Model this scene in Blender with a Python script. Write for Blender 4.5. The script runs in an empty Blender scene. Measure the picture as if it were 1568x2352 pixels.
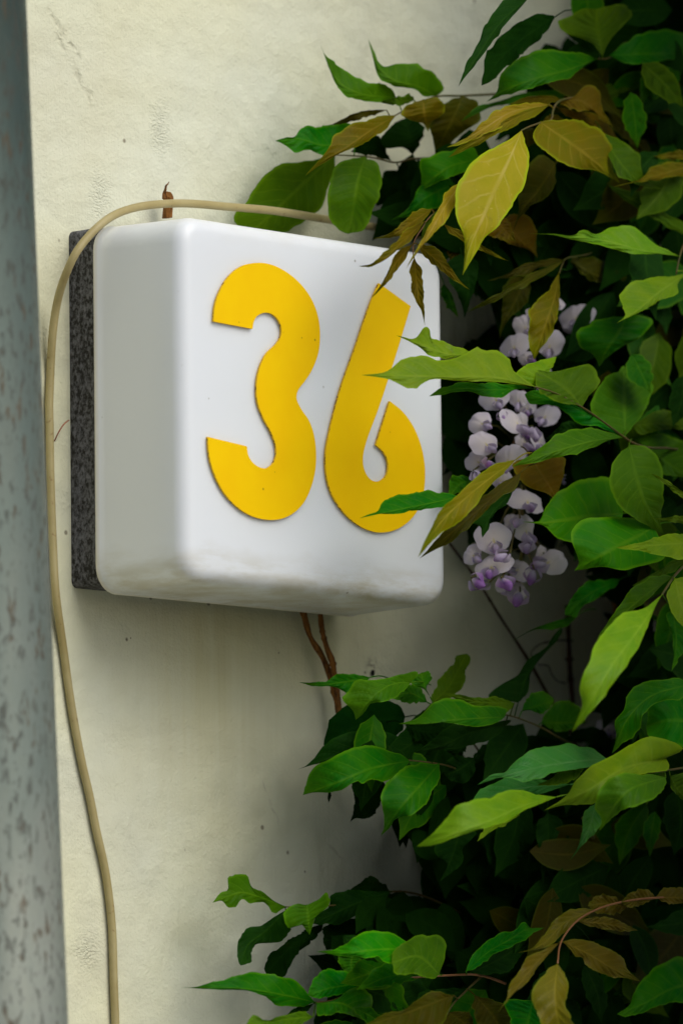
import bpy, bmesh, math, random
import numpy as np
from mathutils import Vector, Matrix
random.seed(7)
sc = bpy.context.scene
COL = sc.collection
R = math.radians

# ------------------------------------------------------------------ camera
F = 16000.0                                   # focal length in units of a 1568 wide frame
CAM = Vector((-3.3308, -3.2884, -0.7257)); YAW, PITCH, ROLL = 0.8313, 0.1128, -0.0121
dv = Vector((math.sin(YAW)*math.cos(PITCH), math.cos(YAW)*math.cos(PITCH), math.sin(PITCH)))
rt0 = dv.cross(Vector((0, 0, 1))).normalized(); up0 = rt0.cross(dv)
rt = math.cos(ROLL)*rt0 + math.sin(ROLL)*up0
up = -math.sin(ROLL)*rt0 + math.cos(ROLL)*up0
cd = bpy.data.cameras.new('camera'); cam = bpy.data.objects.new('camera', cd); COL.objects.link(cam)
cam.matrix_world = Matrix(((rt.x, up.x, -dv.x, CAM.x), (rt.y, up.y, -dv.y, CAM.y), (rt.z, up.z, -dv.z, CAM.z), (0, 0, 0, 1)))
cd.sensor_fit = 'HORIZONTAL'; cd.sensor_width = 36; cd.lens = F/1568*36
cd.clip_start = .05; cd.clip_end = 500
cd.dof.use_dof = True; cd.dof.aperture_fstop = 8.5
sc.camera = cam

def at(u, v, depth):
    """point at real distance `depth` in front of the wall seen at photo position u, v"""
    d = rt*((u-784)/F) + up*(-(v-1176)/F) + dv
    t = (-depth - CAM.y)/d.y
    return CAM + d*t
PX = 1/3400.0                                  # metres per photo pixel near the lamp
cd.dof.focus_distance = (at(700, 900, .10)-CAM).dot(dv)

# ------------------------------------------------------------------ light
w = bpy.data.worlds.new('World'); sc.world = w; w.use_nodes = True
nt = w.node_tree
sky = nt.nodes.new('ShaderNodeTexSky'); sky.sky_type = 'NISHITA'; sky.sun_disc = False
sdir = Vector((0.05, -1.0, 0.95)).normalized()
sky.sun_elevation = math.asin(sdir.z); sky.sun_rotation = math.atan2(sdir.x, sdir.y)
sky.air_density = 1.0; sky.dust_density = 3.0; sky.ozone_density = .6
bg = nt.nodes['Background']; bg.inputs[1].default_value = 0.10
nt.links.new(sky.outputs[0], bg.inputs[0])
ld = bpy.data.lights.new('sun', 'SUN'); ld.energy = 1.72; ld.angle = R(48); ld.color = (.97, 1, .93)
lo = bpy.data.objects.new('sun', ld); COL.objects.link(lo)
lo.rotation_euler = sdir.to_track_quat('Z', 'Y').to_euler()
sc.view_settings.view_transform = 'Standard'; sc.view_settings.look = 'None'
sc.view_settings.exposure = 0.06; sc.view_settings.gamma = 1

# ------------------------------------------------------------------ helpers
def tag(o, label=None, cat=None, group=None, kind=None):
    if label: o['label'] = label
    if cat: o['category'] = cat
    if group: o['group'] = group
    if kind: o['kind'] = kind
    return o
def empty(name, loc=(0, 0, 0)):
    o = bpy.data.objects.new(name, None); COL.objects.link(o); o.location = loc; o.empty_display_size = .02
    return o
def mesh(name, verts, faces, mats, parent=None, smooth=True, uvs=None, fmat=None, bev=0):
    me = bpy.data.meshes.new(name); me.from_pydata([tuple(v) for v in verts], [], faces)
    for m in (mats if isinstance(mats, (list, tuple)) else [mats]): me.materials.append(m)
    if uvs is not None:
        ul = me.uv_layers.new(name='UVMap')
        for l in me.loops: ul.data[l.index].uv = uvs[l.vertex_index]
    for i, p in enumerate(me.polygons):
        p.use_smooth = smooth
        if fmat is not None: p.material_index = fmat[i]
    me.validate(); me.update()
    o = bpy.data.objects.new(name, me); COL.objects.link(o)
    if parent:
        o.parent = parent
        o.matrix_parent_inverse = parent_inv(parent)
    if bev:
        b = o.modifiers.new('bevel', 'BEVEL'); b.width = bev; b.segments = 3; b.limit_method = 'ANGLE'
    return o
def parent_inv(p):
    """all parts are modelled in world space, so undo the parent's own offset"""
    return WINV[p.name] if p.name in WINV else Matrix.Translation(p.location).inverted() if p.type == 'EMPTY' else Matrix.Identity(4)
WINV = {}
def box(x0, x1, y0, y1, z0, z1):
    v = [(x, y, z) for x in (x0, x1) for y in (y0, y1) for z in (z0, z1)]
    return v, [(0, 1, 3, 2), (4, 6, 7, 5), (0, 4, 5, 1), (2, 3, 7, 6), (0, 2, 6, 4), (1, 5, 7, 3)]
def spline(P, n):
    """centripetal-ish Catmull-Rom through P (any dimension), n samples evenly spaced along it"""
    P = np.array(P, float)
    if len(P) == 2:
        t = np.linspace(0, 1, n)[:, None]; return P[0]*(1-t)+P[1]*t
    Q = np.vstack([2*P[0]-P[1], P, 2*P[-1]-P[-2]])
    out = []
    for i in range(1, len(Q)-2):
        p0, p1, p2, p3 = Q[i-1], Q[i], Q[i+1], Q[i+2]
        d1 = max(np.linalg.norm(p2-p1), 1e-9); d0 = max(np.linalg.norm(p1-p0), 1e-9); d2 = max(np.linalg.norm(p3-p2), 1e-9)
        m1 = (p2-p1)*.5 + (p1-p0)/d0*d1*.5; m2 = (p2-p1)*.5 + (p3-p2)/d2*d1*.5
        for t in np.linspace(0, 1, 13)[:-1 if i < len(Q)-3 else None]:
            out.append((2*t**3-3*t*t+1)*p1+(t**3-2*t*t+t)*m1+(-2*t**3+3*t*t)*p2+(t**3-t*t)*m2)
    out = np.array(out); s = np.r_[0, np.cumsum(np.linalg.norm(np.diff(out, axis=0), axis=1))]
    tt = np.linspace(0, s[-1], n)
    return np.array([np.interp(tt, s, out[:, k]) for k in range(out.shape[1])]).T
def tube_data(pts, rad, k=8, off=0):
    """tapered tube through 3D points; rad a number or list"""
    pts = [Vector(p) for p in pts]; n = len(pts)
    if not hasattr(rad, '__len__'): rad = [rad]*n
    V = []; Fc = []; nrm = None
    for i, p in enumerate(pts):
        t = (pts[min(i+1, n-1)]-pts[max(i-1, 0)]).normalized()
        if nrm is None: nrm = t.orthogonal().normalized()
        nrm = (nrm - t*nrm.dot(t)).normalized(); b = t.cross(nrm)
        for j in range(k):
            a = 2*math.pi*j/k; V.append(p+(nrm*math.cos(a)+b*math.sin(a))*rad[i])
    for i in range(n-1):
        for j in range(k):
            a, b_ = i*k+j, i*k+(j+1) % k
            Fc.append((off+a, off+b_, off+b_+k, off+a+k))
    Fc.append(tuple(off+j for j in range(k))[::-1]); Fc.append(tuple(off+(n-1)*k+j for j in range(k)))
    return V, Fc
def tube(name, pts, rad, mat, parent=None, k=10):
    V, Fc = tube_data(pts, rad, k); return mesh(name, V, Fc, mat, parent)

# ------------------------------------------------------------------ materials
def mat(name, base=(.5, .5, .5), rough=.5, metal=0, spec=.5):
    m = bpy.data.materials.new(name); m.use_nodes = True; b = m.node_tree.nodes['Principled BSDF']
    b.inputs['Base Color'].default_value = (*base, 1); b.inputs['Roughness'].default_value = rough
    b.inputs['Metallic'].default_value = metal; b.inputs['Specular IOR Level'].default_value = spec
    return m
class G:
    """small node-graph helper"""
    def __init__(s, m): s.m = m; s.t = m.node_tree; s.b = s.t.nodes.get('Principled BSDF')
    def n(s, typ, **kw):
        nd = s.t.nodes.new(typ)
        for k, v in kw.items(): setattr(nd, k, v)
        return nd
    def put(s, sock, v):
        if hasattr(v, 'is_linked') or hasattr(v, 'links'): s.t.links.new(v, sock)
        elif isinstance(v, (tuple, list)) and len(v) == 3 and sock.type == 'RGBA': sock.default_value = (*v, 1)
        else: sock.default_value = v
    def math(s, op, a, b=0.0, c=None, clamp=False):
        nd = s.n('ShaderNodeMath', operation=op); nd.use_clamp = clamp; s.put(nd.inputs[0], a); s.put(nd.inputs[1], b)
        if c is not None: s.put(nd.inputs[2], c)
        return nd.outputs[0]
    def noise(s, vec, scale, detail=3, rough=.5, dist=0):
        nd = s.n('ShaderNodeTexNoise'); s.put(nd.inputs['Vector'], vec); nd.inputs['Scale'].default_value = scale
        nd.inputs['Detail'].default_value = detail; nd.inputs['Roughness'].default_value = rough; nd.inputs['Distortion'].default_value = dist
        return nd.outputs['Fac']
    def ramp(s, fac, stops, interp='LINEAR'):
        nd = s.n('ShaderNodeValToRGB'); nd.color_ramp.interpolation = interp; s.put(nd.inputs[0], fac)
        e = nd.color_ramp.elements
        while len(e) < len(stops): e.new(.5)
        for q, (p, c) in zip(e, stops):
            q.position = p; q.color = (c, c, c, 1) if not hasattr(c, '__len__') else (*c, 1)
        return nd.outputs[0]
    def mix(s, f, a, b, typ='MIX'):
        nd = s.n('ShaderNodeMix', data_type='RGBA', blend_type=typ); s.put(nd.inputs[0], f); s.put(nd.inputs[6], a); s.put(nd.inputs[7], b)
        return nd.outputs[2]
    def pos(s): return s.n('ShaderNodeNewGeometry').outputs['Position']
    def scale(s, vec, sc_):
        nd = s.n('ShaderNodeVectorMath', operation='MULTIPLY'); s.put(nd.inputs[0], vec); nd.inputs[1].default_value = sc_; return nd.outputs[0]
    def dist(s, vec, p, sc_=(1, 1, 1)):
        nd = s.n('ShaderNodeVectorMath', operation='SUBTRACT'); s.put(nd.inputs[0], vec); nd.inputs[1].default_value = p
        v = s.scale(nd.outputs[0], sc_)
        l = s.n('ShaderNodeVectorMath', operation='LENGTH'); s.put(l.inputs[0], v); return l.outputs['Value']
    def bump(s, h, strength=.3, dist=.001, normal=None):
        nd = s.n('ShaderNodeBump'); nd.inputs['Strength'].default_value = strength; nd.inputs['Distance'].default_value = dist
        s.put(nd.inputs['Height'], h)
        if normal is not None: s.put(nd.inputs['Normal'], normal)
        return nd.outputs[0]
    def base(s, c): s.put(s.b.inputs['Base Color'], c)
    def normal(s, c): s.put(s.b.inputs['Normal'], c)

# plaster -----------------------------------------------------------
M_wall = mat('plaster', rough=.85, spec=.2); g = G(M_wall); p = g.pos()
big = g.noise(p, 3.2, 4, .55); med = g.noise(p, 11, 4, .6)
c = g.mix(g.ramp(big, [(.36, 0), (.64, 1)]), (.70, .72, .61), (.77, .755, .53))
c = g.mix(g.math('MULTIPLY', g.ramp(med, [(.45, 0), (.75, 1)]), .28), c, (.56, .55, .45))
def P3(u, v): q = at(u, v, 0); return (q.x, 0, q.z)
def blob(u, v, r, sx=1, sz=1, soft=.6):      # soft round mask on the wall, radius in photo pixels
    d = g.dist(p, P3(u, v), (sx, 0, sz)); return g.ramp(g.math('DIVIDE', d, r*PX), [(soft*.5, 1), (1, 0)])
streak = g.noise(g.scale(p, (60, 60, 3)), 1.6, 4, .6)
stain = g.math('MULTIPLY', blob(480, 1560, 380, 1.1, .7, .1), g.ramp(streak, [(.3, .45), (.7, 1)]))
c = g.mix(g.math('MULTIPLY', stain, .7), c, (.54, .49, .25))
stain2 = g.math('MULTIPLY', blob(120, 150, 420, 1.2, .8, .1), g.ramp(g.noise(p, 9, 5, .6), [(.35, 0), (.7, 1)]))
c = g.mix(g.math('MULTIPLY', stain2, .45), c, (.55, .50, .36))
stain3 = g.math('MULTIPLY', blob(200, 2120, 330, 1.2, .6, .1), g.ramp(g.noise(p, 14, 5, .6), [(.35, 0), (.7, 1)]))
c = g.mix(g.math('MULTIPLY', stain3, .45), c, (.48, .45, .36))
stain4 = g.math('MULTIPLY', blob(855, 1530, 34, 1, 1.2, .1), g.ramp(g.noise(p, 260, 3, .6), [(.45, 0), (.6, 1)]))
c = g.mix(g.math('MULTIPLY', stain4, .8), c, (.10, .08, .05))
for u_, v_, r_ in ((346, 1373, 7), (291, 1469, 6), (300, 1466, 3), (838, 1545, 5), (680, 1385, 4), (700, 2003, 4), (745, 2171, 4), (640, 1500, 3)):
    c = g.mix(g.math('MULTIPLY', blob(u_, v_, r_, 1, 1, .4), .85), c, (.07, .045, .02))
# grime in scratches
def line(u0, v0, u1, v1, wd):
    a = Vector(P3(u0, v0)); b = Vector(P3(u1, v1)); L = (b-a).length; dx = (b-a)/L
    sub = g.n('ShaderNodeVectorMath', operation='SUBTRACT'); g.put(sub.inputs[0], p); sub.inputs[1].default_value = a
    dt = g.n('ShaderNodeVectorMath', operation='DOT_PRODUCT'); g.put(dt.inputs[0], sub.outputs[0]); dt.inputs[1].default_value = dx
    cr = g.n('ShaderNodeVectorMath', operation='DOT_PRODUCT'); g.put(cr.inputs[0], sub.outputs[0]); cr.inputs[1].default_value = Vector((dx.z, 0, -dx.x))
    wob = g.math('MULTIPLY', g.math('SUBTRACT', g.noise(p, 90, 3), .5), .010)
    k = g.ramp(g.math('DIVIDE', g.math('ABSOLUTE', g.math('ADD', cr.outputs[1], wob)), wd*PX), [(.2, 1), (1, 0)])
    t = g.math('DIVIDE', dt.outputs[1], L)
    win = g.ramp(t, [(0, 0), (.15, 1), (.85, 1), (1, 0)])
    return g.math('MULTIPLY', g.math('MULTIPLY', k, win), g.ramp(g.noise(p, 120, 2), [(.4, 0), (.6, 1)]))
scr = g.math('MAXIMUM', line(120, 60, 225, 260, 14), line(100, 10, 190, 140, 12))
c = g.mix(g.math('MULTIPLY', scr, .3), c, (.34, .32, .22))
crk = line(740, 1930, 800, 1985, 5)
crk = g.math('MAXIMUM', crk, line(600, 1780, 640, 1900, 4))
c = g.mix(g.math('MULTIPLY', crk, .4), c, (.36, .33, .26))
sp = g.n('ShaderNodeTexVoronoi'); g.put(sp.inputs['Vector'], p); sp.inputs['Scale'].default_value = 42
spk = g.math('MULTIPLY', g.ramp(sp.outputs['Distance'], [(.05, 1), (.09, 0)]), g.ramp(g.noise(p, 40, 0), [(.60, 0), (.66, 1)]))
c = g.mix(g.math('MULTIPLY', spk, .75), c, (.16, .13, .08))
g.base(c)
rough1 = g.math('MAXIMUM', blob(368, 292, 75, 1.5, .8, .1), blob(232, 445, 80, 1.5, .9, .1))
rough1 = g.math('MAXIMUM', rough1, blob(200, 2185, 55, 1, .8, .1))
h = g.math('ADD', g.math('MULTIPLY', g.noise(p, 420, 3, .6), .34), g.math('MULTIPLY', g.noise(p, 130, 3, .6), .5))
h = g.math('ADD', h, g.math('MULTIPLY', g.noise(g.scale(p, (210, 210, 16)), 1, 3, .6), .35))
h = g.math('ADD', h, g.math('MULTIPLY', g.math('MULTIPLY', g.ramp(g.noise(g.scale(p, (1, 1, 1.5)), 400, 2), [(.40, 0), (.62, 1)]), rough1), .42))
h = g.math('ADD', h, g.math('MULTIPLY', g.noise(p, 24, 2), 3.0))
h = g.math('SUBTRACT', h, g.math('MULTIPLY', scr, .5))
g.normal(g.bump(h, .95, .0018))

# diffuser ----------------------------------------------------------
M_opal = mat('opal_acrylic', rough=.32, spec=.45); g = G(M_opal); p = g.pos()
sx = g.n('ShaderNodeSeparateXYZ'); g.put(sx.inputs[0], p)
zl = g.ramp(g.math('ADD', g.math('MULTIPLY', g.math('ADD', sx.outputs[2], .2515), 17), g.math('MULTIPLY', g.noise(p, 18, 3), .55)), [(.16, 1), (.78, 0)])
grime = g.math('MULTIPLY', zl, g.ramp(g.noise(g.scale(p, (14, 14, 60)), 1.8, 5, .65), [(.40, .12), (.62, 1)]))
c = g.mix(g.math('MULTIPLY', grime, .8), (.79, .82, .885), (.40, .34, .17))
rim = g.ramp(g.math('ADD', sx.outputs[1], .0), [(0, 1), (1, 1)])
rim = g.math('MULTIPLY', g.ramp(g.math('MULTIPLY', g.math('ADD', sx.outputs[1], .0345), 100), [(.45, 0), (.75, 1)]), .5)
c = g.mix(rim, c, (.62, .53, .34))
tp = g.math('MULTIPLY', g.ramp(g.math('MULTIPLY', g.math('ADD', sx.outputs[2], .022), 45), [(.1, 0), (1, 1)]), g.ramp(g.noise(g.scale(p, (1, 1, 2)), 22, 4, .6), [(.4, .1), (.75, .7)]))
c = g.mix(g.math('MULTIPLY', tp, .5), c, (.58, .52, .38))
vo = g.n('ShaderNodeTexVoronoi'); g.put(vo.inputs['Vector'], p); vo.inputs['Scale'].default_value = 55
ds = g.math('MULTIPLY', g.ramp(vo.outputs['Distance'], [(.035, 1), (.07, 0)]), g.ramp(g.noise(p, 33, 0), [(.58, 0), (.62, 1)]))
c = g.mix(g.math('MULTIPLY', ds, .7), c, (.22, .2, .17))
q = at(848, 556, .107)
rs = g.math('MULTIPLY', g.ramp(g.math('DIVIDE', g.dist(p, tuple(q)), 10*PX), [(.4, 1), (1, 0)]), .8)
c = g.mix(rs, c, (.50, .28, .07))
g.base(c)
g.b.inputs['Subsurface Weight'].default_value = .6; g.b.inputs['Subsurface Radius'].default_value = (1, 1, 1); g.b.inputs['Subsurface Scale'].default_value = .012
g.normal(g.bump(g.math('ADD', g.noise(p, 9, 2), g.math('MULTIPLY', g.noise(p, 500, 1), .004)), .15, .004))

# other -------------------------------------------------------------
M_yel = mat('yellow_acrylic', rough=.5, spec=.08); g = G(M_yel); p = g.pos()
c = g.mix(g.ramp(g.noise(p, 25, 3), [(.35, 0), (.65, 1)]), (.96, .61, .001), (.93, .56, .001))
vo = g.n('ShaderNodeTexVoronoi'); g.put(vo.inputs['Vector'], p); vo.inputs['Scale'].default_value = 90
ds = g.math('MULTIPLY', g.ramp(vo.outputs['Distance'], [(.05, 1), (.1, 0)]), g.ramp(g.noise(p, 50, 0), [(.6, 0), (.64, 1)]))
c = g.mix(g.math('MULTIPLY', ds, .7), c, (.30, .17, .01))
g.base(c)
M_yedge = mat('cut_edge', (.42, .20, .01), .7)
g = G(M_yedge); g.base(g.ramp(g.noise(g.pos(), 420, 3), [(.36, (.20, .09, .01)), (.46, (.80, .47, .003))]))
M_plate = mat('speckled_metal', rough=.55, spec=.4); g = G(M_plate); p = g.pos()
n1 = g.noise(g.scale(p, (1, 1, .75)), 300, 4, .75, 0); n2 = g.noise(p, 40, 3)
c = g.ramp(g.math('ADD', n1, g.math('MULTIPLY', g.math('SUBTRACT', n2, .5), .25)), [(.42, (.012, .011, .011)), (.50, (.075, .075, .085)), (.66, (.17, .17, .20))])
g.base(c); g.normal(g.bump(n1, .5, .0008)); g.put(g.b.inputs['Roughness'], g.ramp(n1, [(.3, .8), (.7, .45)]))
M_cable = mat('cream_pvc', rough=.5, spec=.4); g = G(M_cable); p = g.pos()
c = g.mix(g.ramp(g.noise(p, 30, 4, .6), [(.4, 0), (.7, 1)]), (.42, .35, .17), (.34, .27, .11))
c = g.mix(g.math('MULTIPLY', g.ramp(g.noise(p, 240, 2), [(.68, 0), (.74, 1)]), .6), c, (.2, .12, .04))
g.base(c)
M_pipe = mat('galvanised_pipe', rough=.45, metal=.45, spec=.4); g = G(M_pipe); p = g.pos()
n1 = g.noise(g.scale(p, (1, 1, .40)), 240, 4, .6, .2); n2 = g.noise(g.scale(p, (1, 1, .3)), 12, 4, .6)
sz = g.n('ShaderNodeSeparateXYZ'); g.put(sz.inputs[0], p)
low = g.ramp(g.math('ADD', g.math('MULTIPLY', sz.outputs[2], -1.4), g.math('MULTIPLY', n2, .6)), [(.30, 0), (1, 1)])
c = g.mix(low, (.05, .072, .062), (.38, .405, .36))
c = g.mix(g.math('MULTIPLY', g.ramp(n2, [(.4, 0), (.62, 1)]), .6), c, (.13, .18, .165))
spots = g.ramp(n1, [(.53, 0), (.61, 1)])
c = g.mix(g.math('MULTIPLY', spots, .62), c, (.075, .075, .065))
n3 = g.noise(g.scale(p, (1, 1, .4)), 120, 3, .6)
c = g.mix(g.math('MULTIPLY', g.ramp(n3, [(.6, 0), (.68, 1)]), .5), c, (.12, .07, .03))
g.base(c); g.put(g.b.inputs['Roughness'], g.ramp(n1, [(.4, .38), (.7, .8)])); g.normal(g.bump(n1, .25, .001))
M_bark = mat('brown_bark', rough=.85, spec=.2); g = G(M_bark); p = g.pos()
n1 = g.noise(g.scale(p, (1, 1, .25)), 330, 4, .7)
g.base(g.ramp(n1, [(.35, (.045, .018, .006)), (.6, (.24, .10, .022))])); g.normal(g.bump(n1, .8, .001))
M_dbark = mat('dark_bark', rough=.85, spec=.2); g = G(M_dbark); p = g.pos(); n1 = g.noise(g.scale(p, (1, 1, .3)), 260, 4, .7)
g.base(g.ramp(n1, [(.35, (.012, .006, .004)), (.65, (.07, .028, .014))])); g.normal(g.bump(n1, .8, .001))
M_stalk = mat('green_stalk', rough=.5, spec=.3); g = G(M_stalk)
g.base(g.ramp(g.noise(g.pos(), 60, 2), [(.4, (.07, .075, .012)), (.6, (.10, .07, .018))]))
M_rstalk = mat('reddish_stalk', (.22, .09, .03), .5)
M_copper = mat('copper_wire', (.30, .10, .05), .5)
M_black = mat('hole_dark', (.008, .007, .006), .9)
M_stone = mat('paving', rough=.85); g = G(M_stone); p = g.pos()
br = g.n('ShaderNodeTexBrick'); g.put(br.inputs['Vector'], p); br.inputs['Scale'].default_value = 2.5
br.inputs['Color1'].default_value = (.30, .29, .25, 1); br.inputs['Color2'].default_value = (.36, .35, .30, 1); br.inputs['Mortar'].default_value = (.12, .11, .10, 1)
g.base(g.mix(g.math('MULTIPLY', g.noise(p, 30, 5), .5), br.outputs[0], (.2, .19, .17)))

def leaf_mat(name, c1, c2, vein, tipc, tip=.0, rough=.42, trans=.3, edge=.5, nv=9, spec=.09):
    m = mat(name, rough=rough+.08, spec=spec); g = G(m)
    uv = g.n('ShaderNodeUVMap'); s = g.n('ShaderNodeSeparateXYZ'); g.put(s.inputs[0], uv.outputs[0])
    u, v = s.outputs[0], s.outputs[1]
    a = g.math('ABSOLUTE', g.math('SUBTRACT', g.math('MULTIPLY', v, 2), 1))
    p = g.pos()
    rnd = g.n('ShaderNodeObjectInfo').outputs['Random']
    c = g.mix(g.ramp(g.noise(p, 55, 4, .6), [(.35, 0), (.68, 1)]), c1, c2)
    # blade between veins a bit darker, veins paler
    ph = g.math('ADD', g.math('MULTIPLY', g.math('SUBTRACT', u, g.math('MULTIPLY', a, .20)), nv), g.math('MULTIPLY', g.math('SUBTRACT', g.noise(p, 60, 2), .5), .5))
    tri = g.math('ABSOLUTE', g.math('SUBTRACT', g.math('FRACT', ph), .5))
    side = g.math('MULTIPLY', g.ramp(tri, [(.40, 0), (.49, 1)]), g.ramp(a, [(.0, .8), (.9, .35), (1, 0)]))
    midv = g.ramp(a, [(.03, 1), (.10, 0)])
    vm = g.math('MULTIPLY', g.math('MAXIMUM', side, midv), .72)
    c = g.mix(g.math('MULTIPLY', vm, g.ramp(g.noise(p, 45, 2), [(.3, .35), (.65, 1)])), c, vein)
    bl = g.math('MULTIPLY', g.ramp(g.noise(p, 230, 3, .6), [(.66, 0), (.72, 1)]), .45)
    c = g.mix(bl, c, vein)
    c = g.mix(g.math('MULTIPLY', g.ramp(g.noise(p, 130, 4, .7), [(.62, 0), (.78, 1)]), .35), c, (.05, .04, .008))
    if tip: c = g.mix(g.math('MULTIPLY', g.ramp(u, [(.70, 0), (.97, 1)]), tip), c, tipc)
    c = g.mix(g.math('MULTIPLY', g.ramp(a, [(.86, 0), (.97, 1)]), edge), c, tipc)
    hsv = g.n('ShaderNodeHueSaturation'); g.put(hsv.inputs['Color'], c)
    g.put(hsv.inputs['Hue'], g.math('ADD', .485, g.math('MULTIPLY', rnd, .03)))
    g.put(hsv.inputs['Value'], g.math('ADD', .85, g.math('MULTIPLY', rnd, .3)))
    c = hsv.outputs[0]
    g.base(c)
    fine = g.noise(p, 700, 2)
    g.normal(g.bump(g.math('ADD', g.math('MULTIPLY', g.math('MAXIMUM', side, midv), -1), g.math('MULTIPLY', fine, .4)), .35, .0006))
    tr = g.n('ShaderNodeBsdfTranslucent'); hs2 = g.n('ShaderNodeHueSaturation'); g.put(hs2.inputs['Color'], c)
    hs2.inputs['Value'].default_value = 1.2; hs2.inputs['Saturation'].default_value = 1.1; hs2.inputs['Hue'].default_value = .49
    g.put(tr.inputs[0], hs2.outputs[0])
    mx = g.n('ShaderNodeMixShader'); mx.inputs[0].default_value = trans
    out = g.t.nodes['Material Output']
    g.t.links.new(g.b.outputs[0], mx.inputs[1]); g.t.links.new(tr.outputs[0], mx.inputs[2]); g.t.links.new(mx.outputs[0], out.inputs[0])
    return m
LM = {
 'g': leaf_mat('mature_green', (0.0034, 0.1288, 0.0007), (0.0246, 0.1624, 0.0004), (0.0672, 0.2240, 0.0045), (0.1120, 0.3136, 0.0022), .35),
 'v': leaf_mat('vivid_green', (0.0231, 0.2205, 0.0005), (0.0525, 0.2625, 0.0005), (0.1260, 0.3360, 0.0063), (0.1890, 0.4410, 0.0021), .4, trans=.4),
 'd': leaf_mat('deep_shade_green', (0.0025, 0.0225, 0.0013), (0.0050, 0.0338, 0.0013), (0.0063, 0.0350, 0.0025), (0.0063, 0.0350, 0.0025), .2, edge=.2, trans=.1, rough=.8, spec=.03),  # near-black shade deep in the foliage, put into the leaf colour
 'k': leaf_mat('part_shade_green', (0.0030, 0.0390, 0.0015), (0.0060, 0.0510, 0.0015), (0.0180, 0.0825, 0.0045), (0.0180, 0.1050, 0.0030), .3, edge=.35, trans=.22, rough=.6, spec=.08),  # lighter step of the foliage shade, also put into the leaf colour
 'm': leaf_mat('fresh_green', (0.0432, 0.1260, 0.0012), (0.0624, 0.1500, 0.0012), (0.1080, 0.2160, 0.0072), (0.1320, 0.2760, 0.0036), .4),
 'l': leaf_mat('lime_green', (0.1176, 0.2576, 0.0011), (0.1736, 0.3024, 0.0011), (0.2240, 0.3584, 0.0224), (0.2352, 0.4256, 0.0045), .5, trans=.38, spec=.2),
 'y': leaf_mat('young_yellow', (0.3366, 0.2550, 0.0163), (0.2856, 0.2397, 0.0071), (0.4692, 0.3570, 0.1020), (0.3264, 0.4284, 0.0061), .55, trans=.35, edge=.8, nv=7),
 'b': leaf_mat('young_bronze', (0.1628, 0.1281, 0.0011), (0.1313, 0.1313, 0.0008), (0.2940, 0.2205, 0.0210), (0.2625, 0.3255, 0.0042), .55, trans=.35, edge=.55, nv=8),
 'n': leaf_mat('dull_bronze', (.105, .092, .001), (.12, .092, .001), (.20, .15, .012), (.13, .17, .003), .5, trans=.3, edge=.5, nv=8, spec=.2),
 'r': leaf_mat('young_brown', (.135, .082, .001), (.115, .088, .001), (.18, .12, .012), (.17, .18, .004), .5, trans=.32, edge=.5, nv=8),
 'o': leaf_mat('olive_bronze', (0.0480, 0.0552, 0.0007), (0.0600, 0.0528, 0.0007), (0.1080, 0.0960, 0.0072), (0.0840, 0.1320, 0.0024), .5, trans=.28, edge=.5, nv=9),
 'p': leaf_mat('pale_waxy_green', (.035, .20, .03), (.05, .22, .028), (.10, .27, .07), (.06, .23, .01), .3, rough=.36, spec=.22),
}
KTILT = {'n': .3, 'v': .6, 'g': .45, 'd': -.1, 'k': .1, 'm': .45, 'l': .6, 'y': .5, 'b': .5, 'r': .35, 'o': .15, 'p': .7}

# ------------------------------------------------------------------ setting
v, f = box(-6, 6, -14, 2.0, -2.35, -2.2)
tag(mesh('pavement', v, f, M_stone, smooth=False), kind='structure')
v, f = box(-3.2, 3.6, 0, .28, -2.2, 2.2)
wall = tag(mesh('plaster_wall', v, f, M_wall, smooth=False), 'cream white painted plaster house wall with rough patches and faint stains', 'wall')
# drilled hole with a dark plastic plug
def disc(u, v, r, dep, rings=16):
    c_ = at(u, v, 0); V = [(c_.x+math.cos(a)*r, -dep, c_.z+math.sin(a)*r*1.25) for a in [2*math.pi*i/rings for i in range(rings)]]
    V += [(x*.0+c_.x+(x-c_.x)*.55, -dep*.4, c_.z+(z-c_.z)*.55) for x, y, z in V]
    return V, [(i, (i+1) % rings, rings+(i+1) % rings, rings+i) for i in range(rings)]+[tuple(range(rings, 2*rings))]
v, f = disc(853, 1546, .0018, .0012); mesh('wall_plug', v, f, M_black, wall)

# downpipe ----------------------------------------------------------
RP = .05; off = RP*F/((at(100, 1176, .12)-CAM).dot(dv))
a = at(58-off+1-(14), -350, .12); b = at(153.6-off+14, 2700, .12)
pp = [a+(b-a)*t for t in np.linspace(-.6, 1.9, 14)]
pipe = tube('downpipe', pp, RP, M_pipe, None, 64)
tag(pipe, 'round grey-green weathered metal downpipe with dark spots, standing before the wall', 'downpipe')

# cable -------------------------------------------------------------
cp = [(1100, 580, .012), (1000, 549, .012), (895, 527, .018), (755, 504, .028), (620, 482.5, .034), (527, 474.5, .036), (425, 466.5, .036), (358, 469, .037), (307, 477, .038), (263, 493, .039), (230, 516, .040), (199, 547, .038),
      (172, 584, .036), (155, 620, .030), (139, 664, .020), (128, 711, .012), (120, 776, .008), (116, 851, .0035), (113, 941, .0035), (114, 975, .0035), (115, 1059, .0035), (118, 1160, .0035), (122, 1262, .0035), (128, 1363, .006),
      (145, 1487, .0035), (164, 1622, .0035), (189, 1757, .0035), (205, 1825, .0035), (221, 1907, .0035), (240, 1992, .0035), (251, 2066, .0035), (258, 2144, .0035), (261, 2245, .0035), (265, 2352, .0035), (268, 2500, .0035), (272, 3000, .0035), (280, 4200, .0035), (284, 6000, .0035), (284, 7600, .0035)]
sp_ = spline([tuple(at(*q)) for q in cp], 420)
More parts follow.
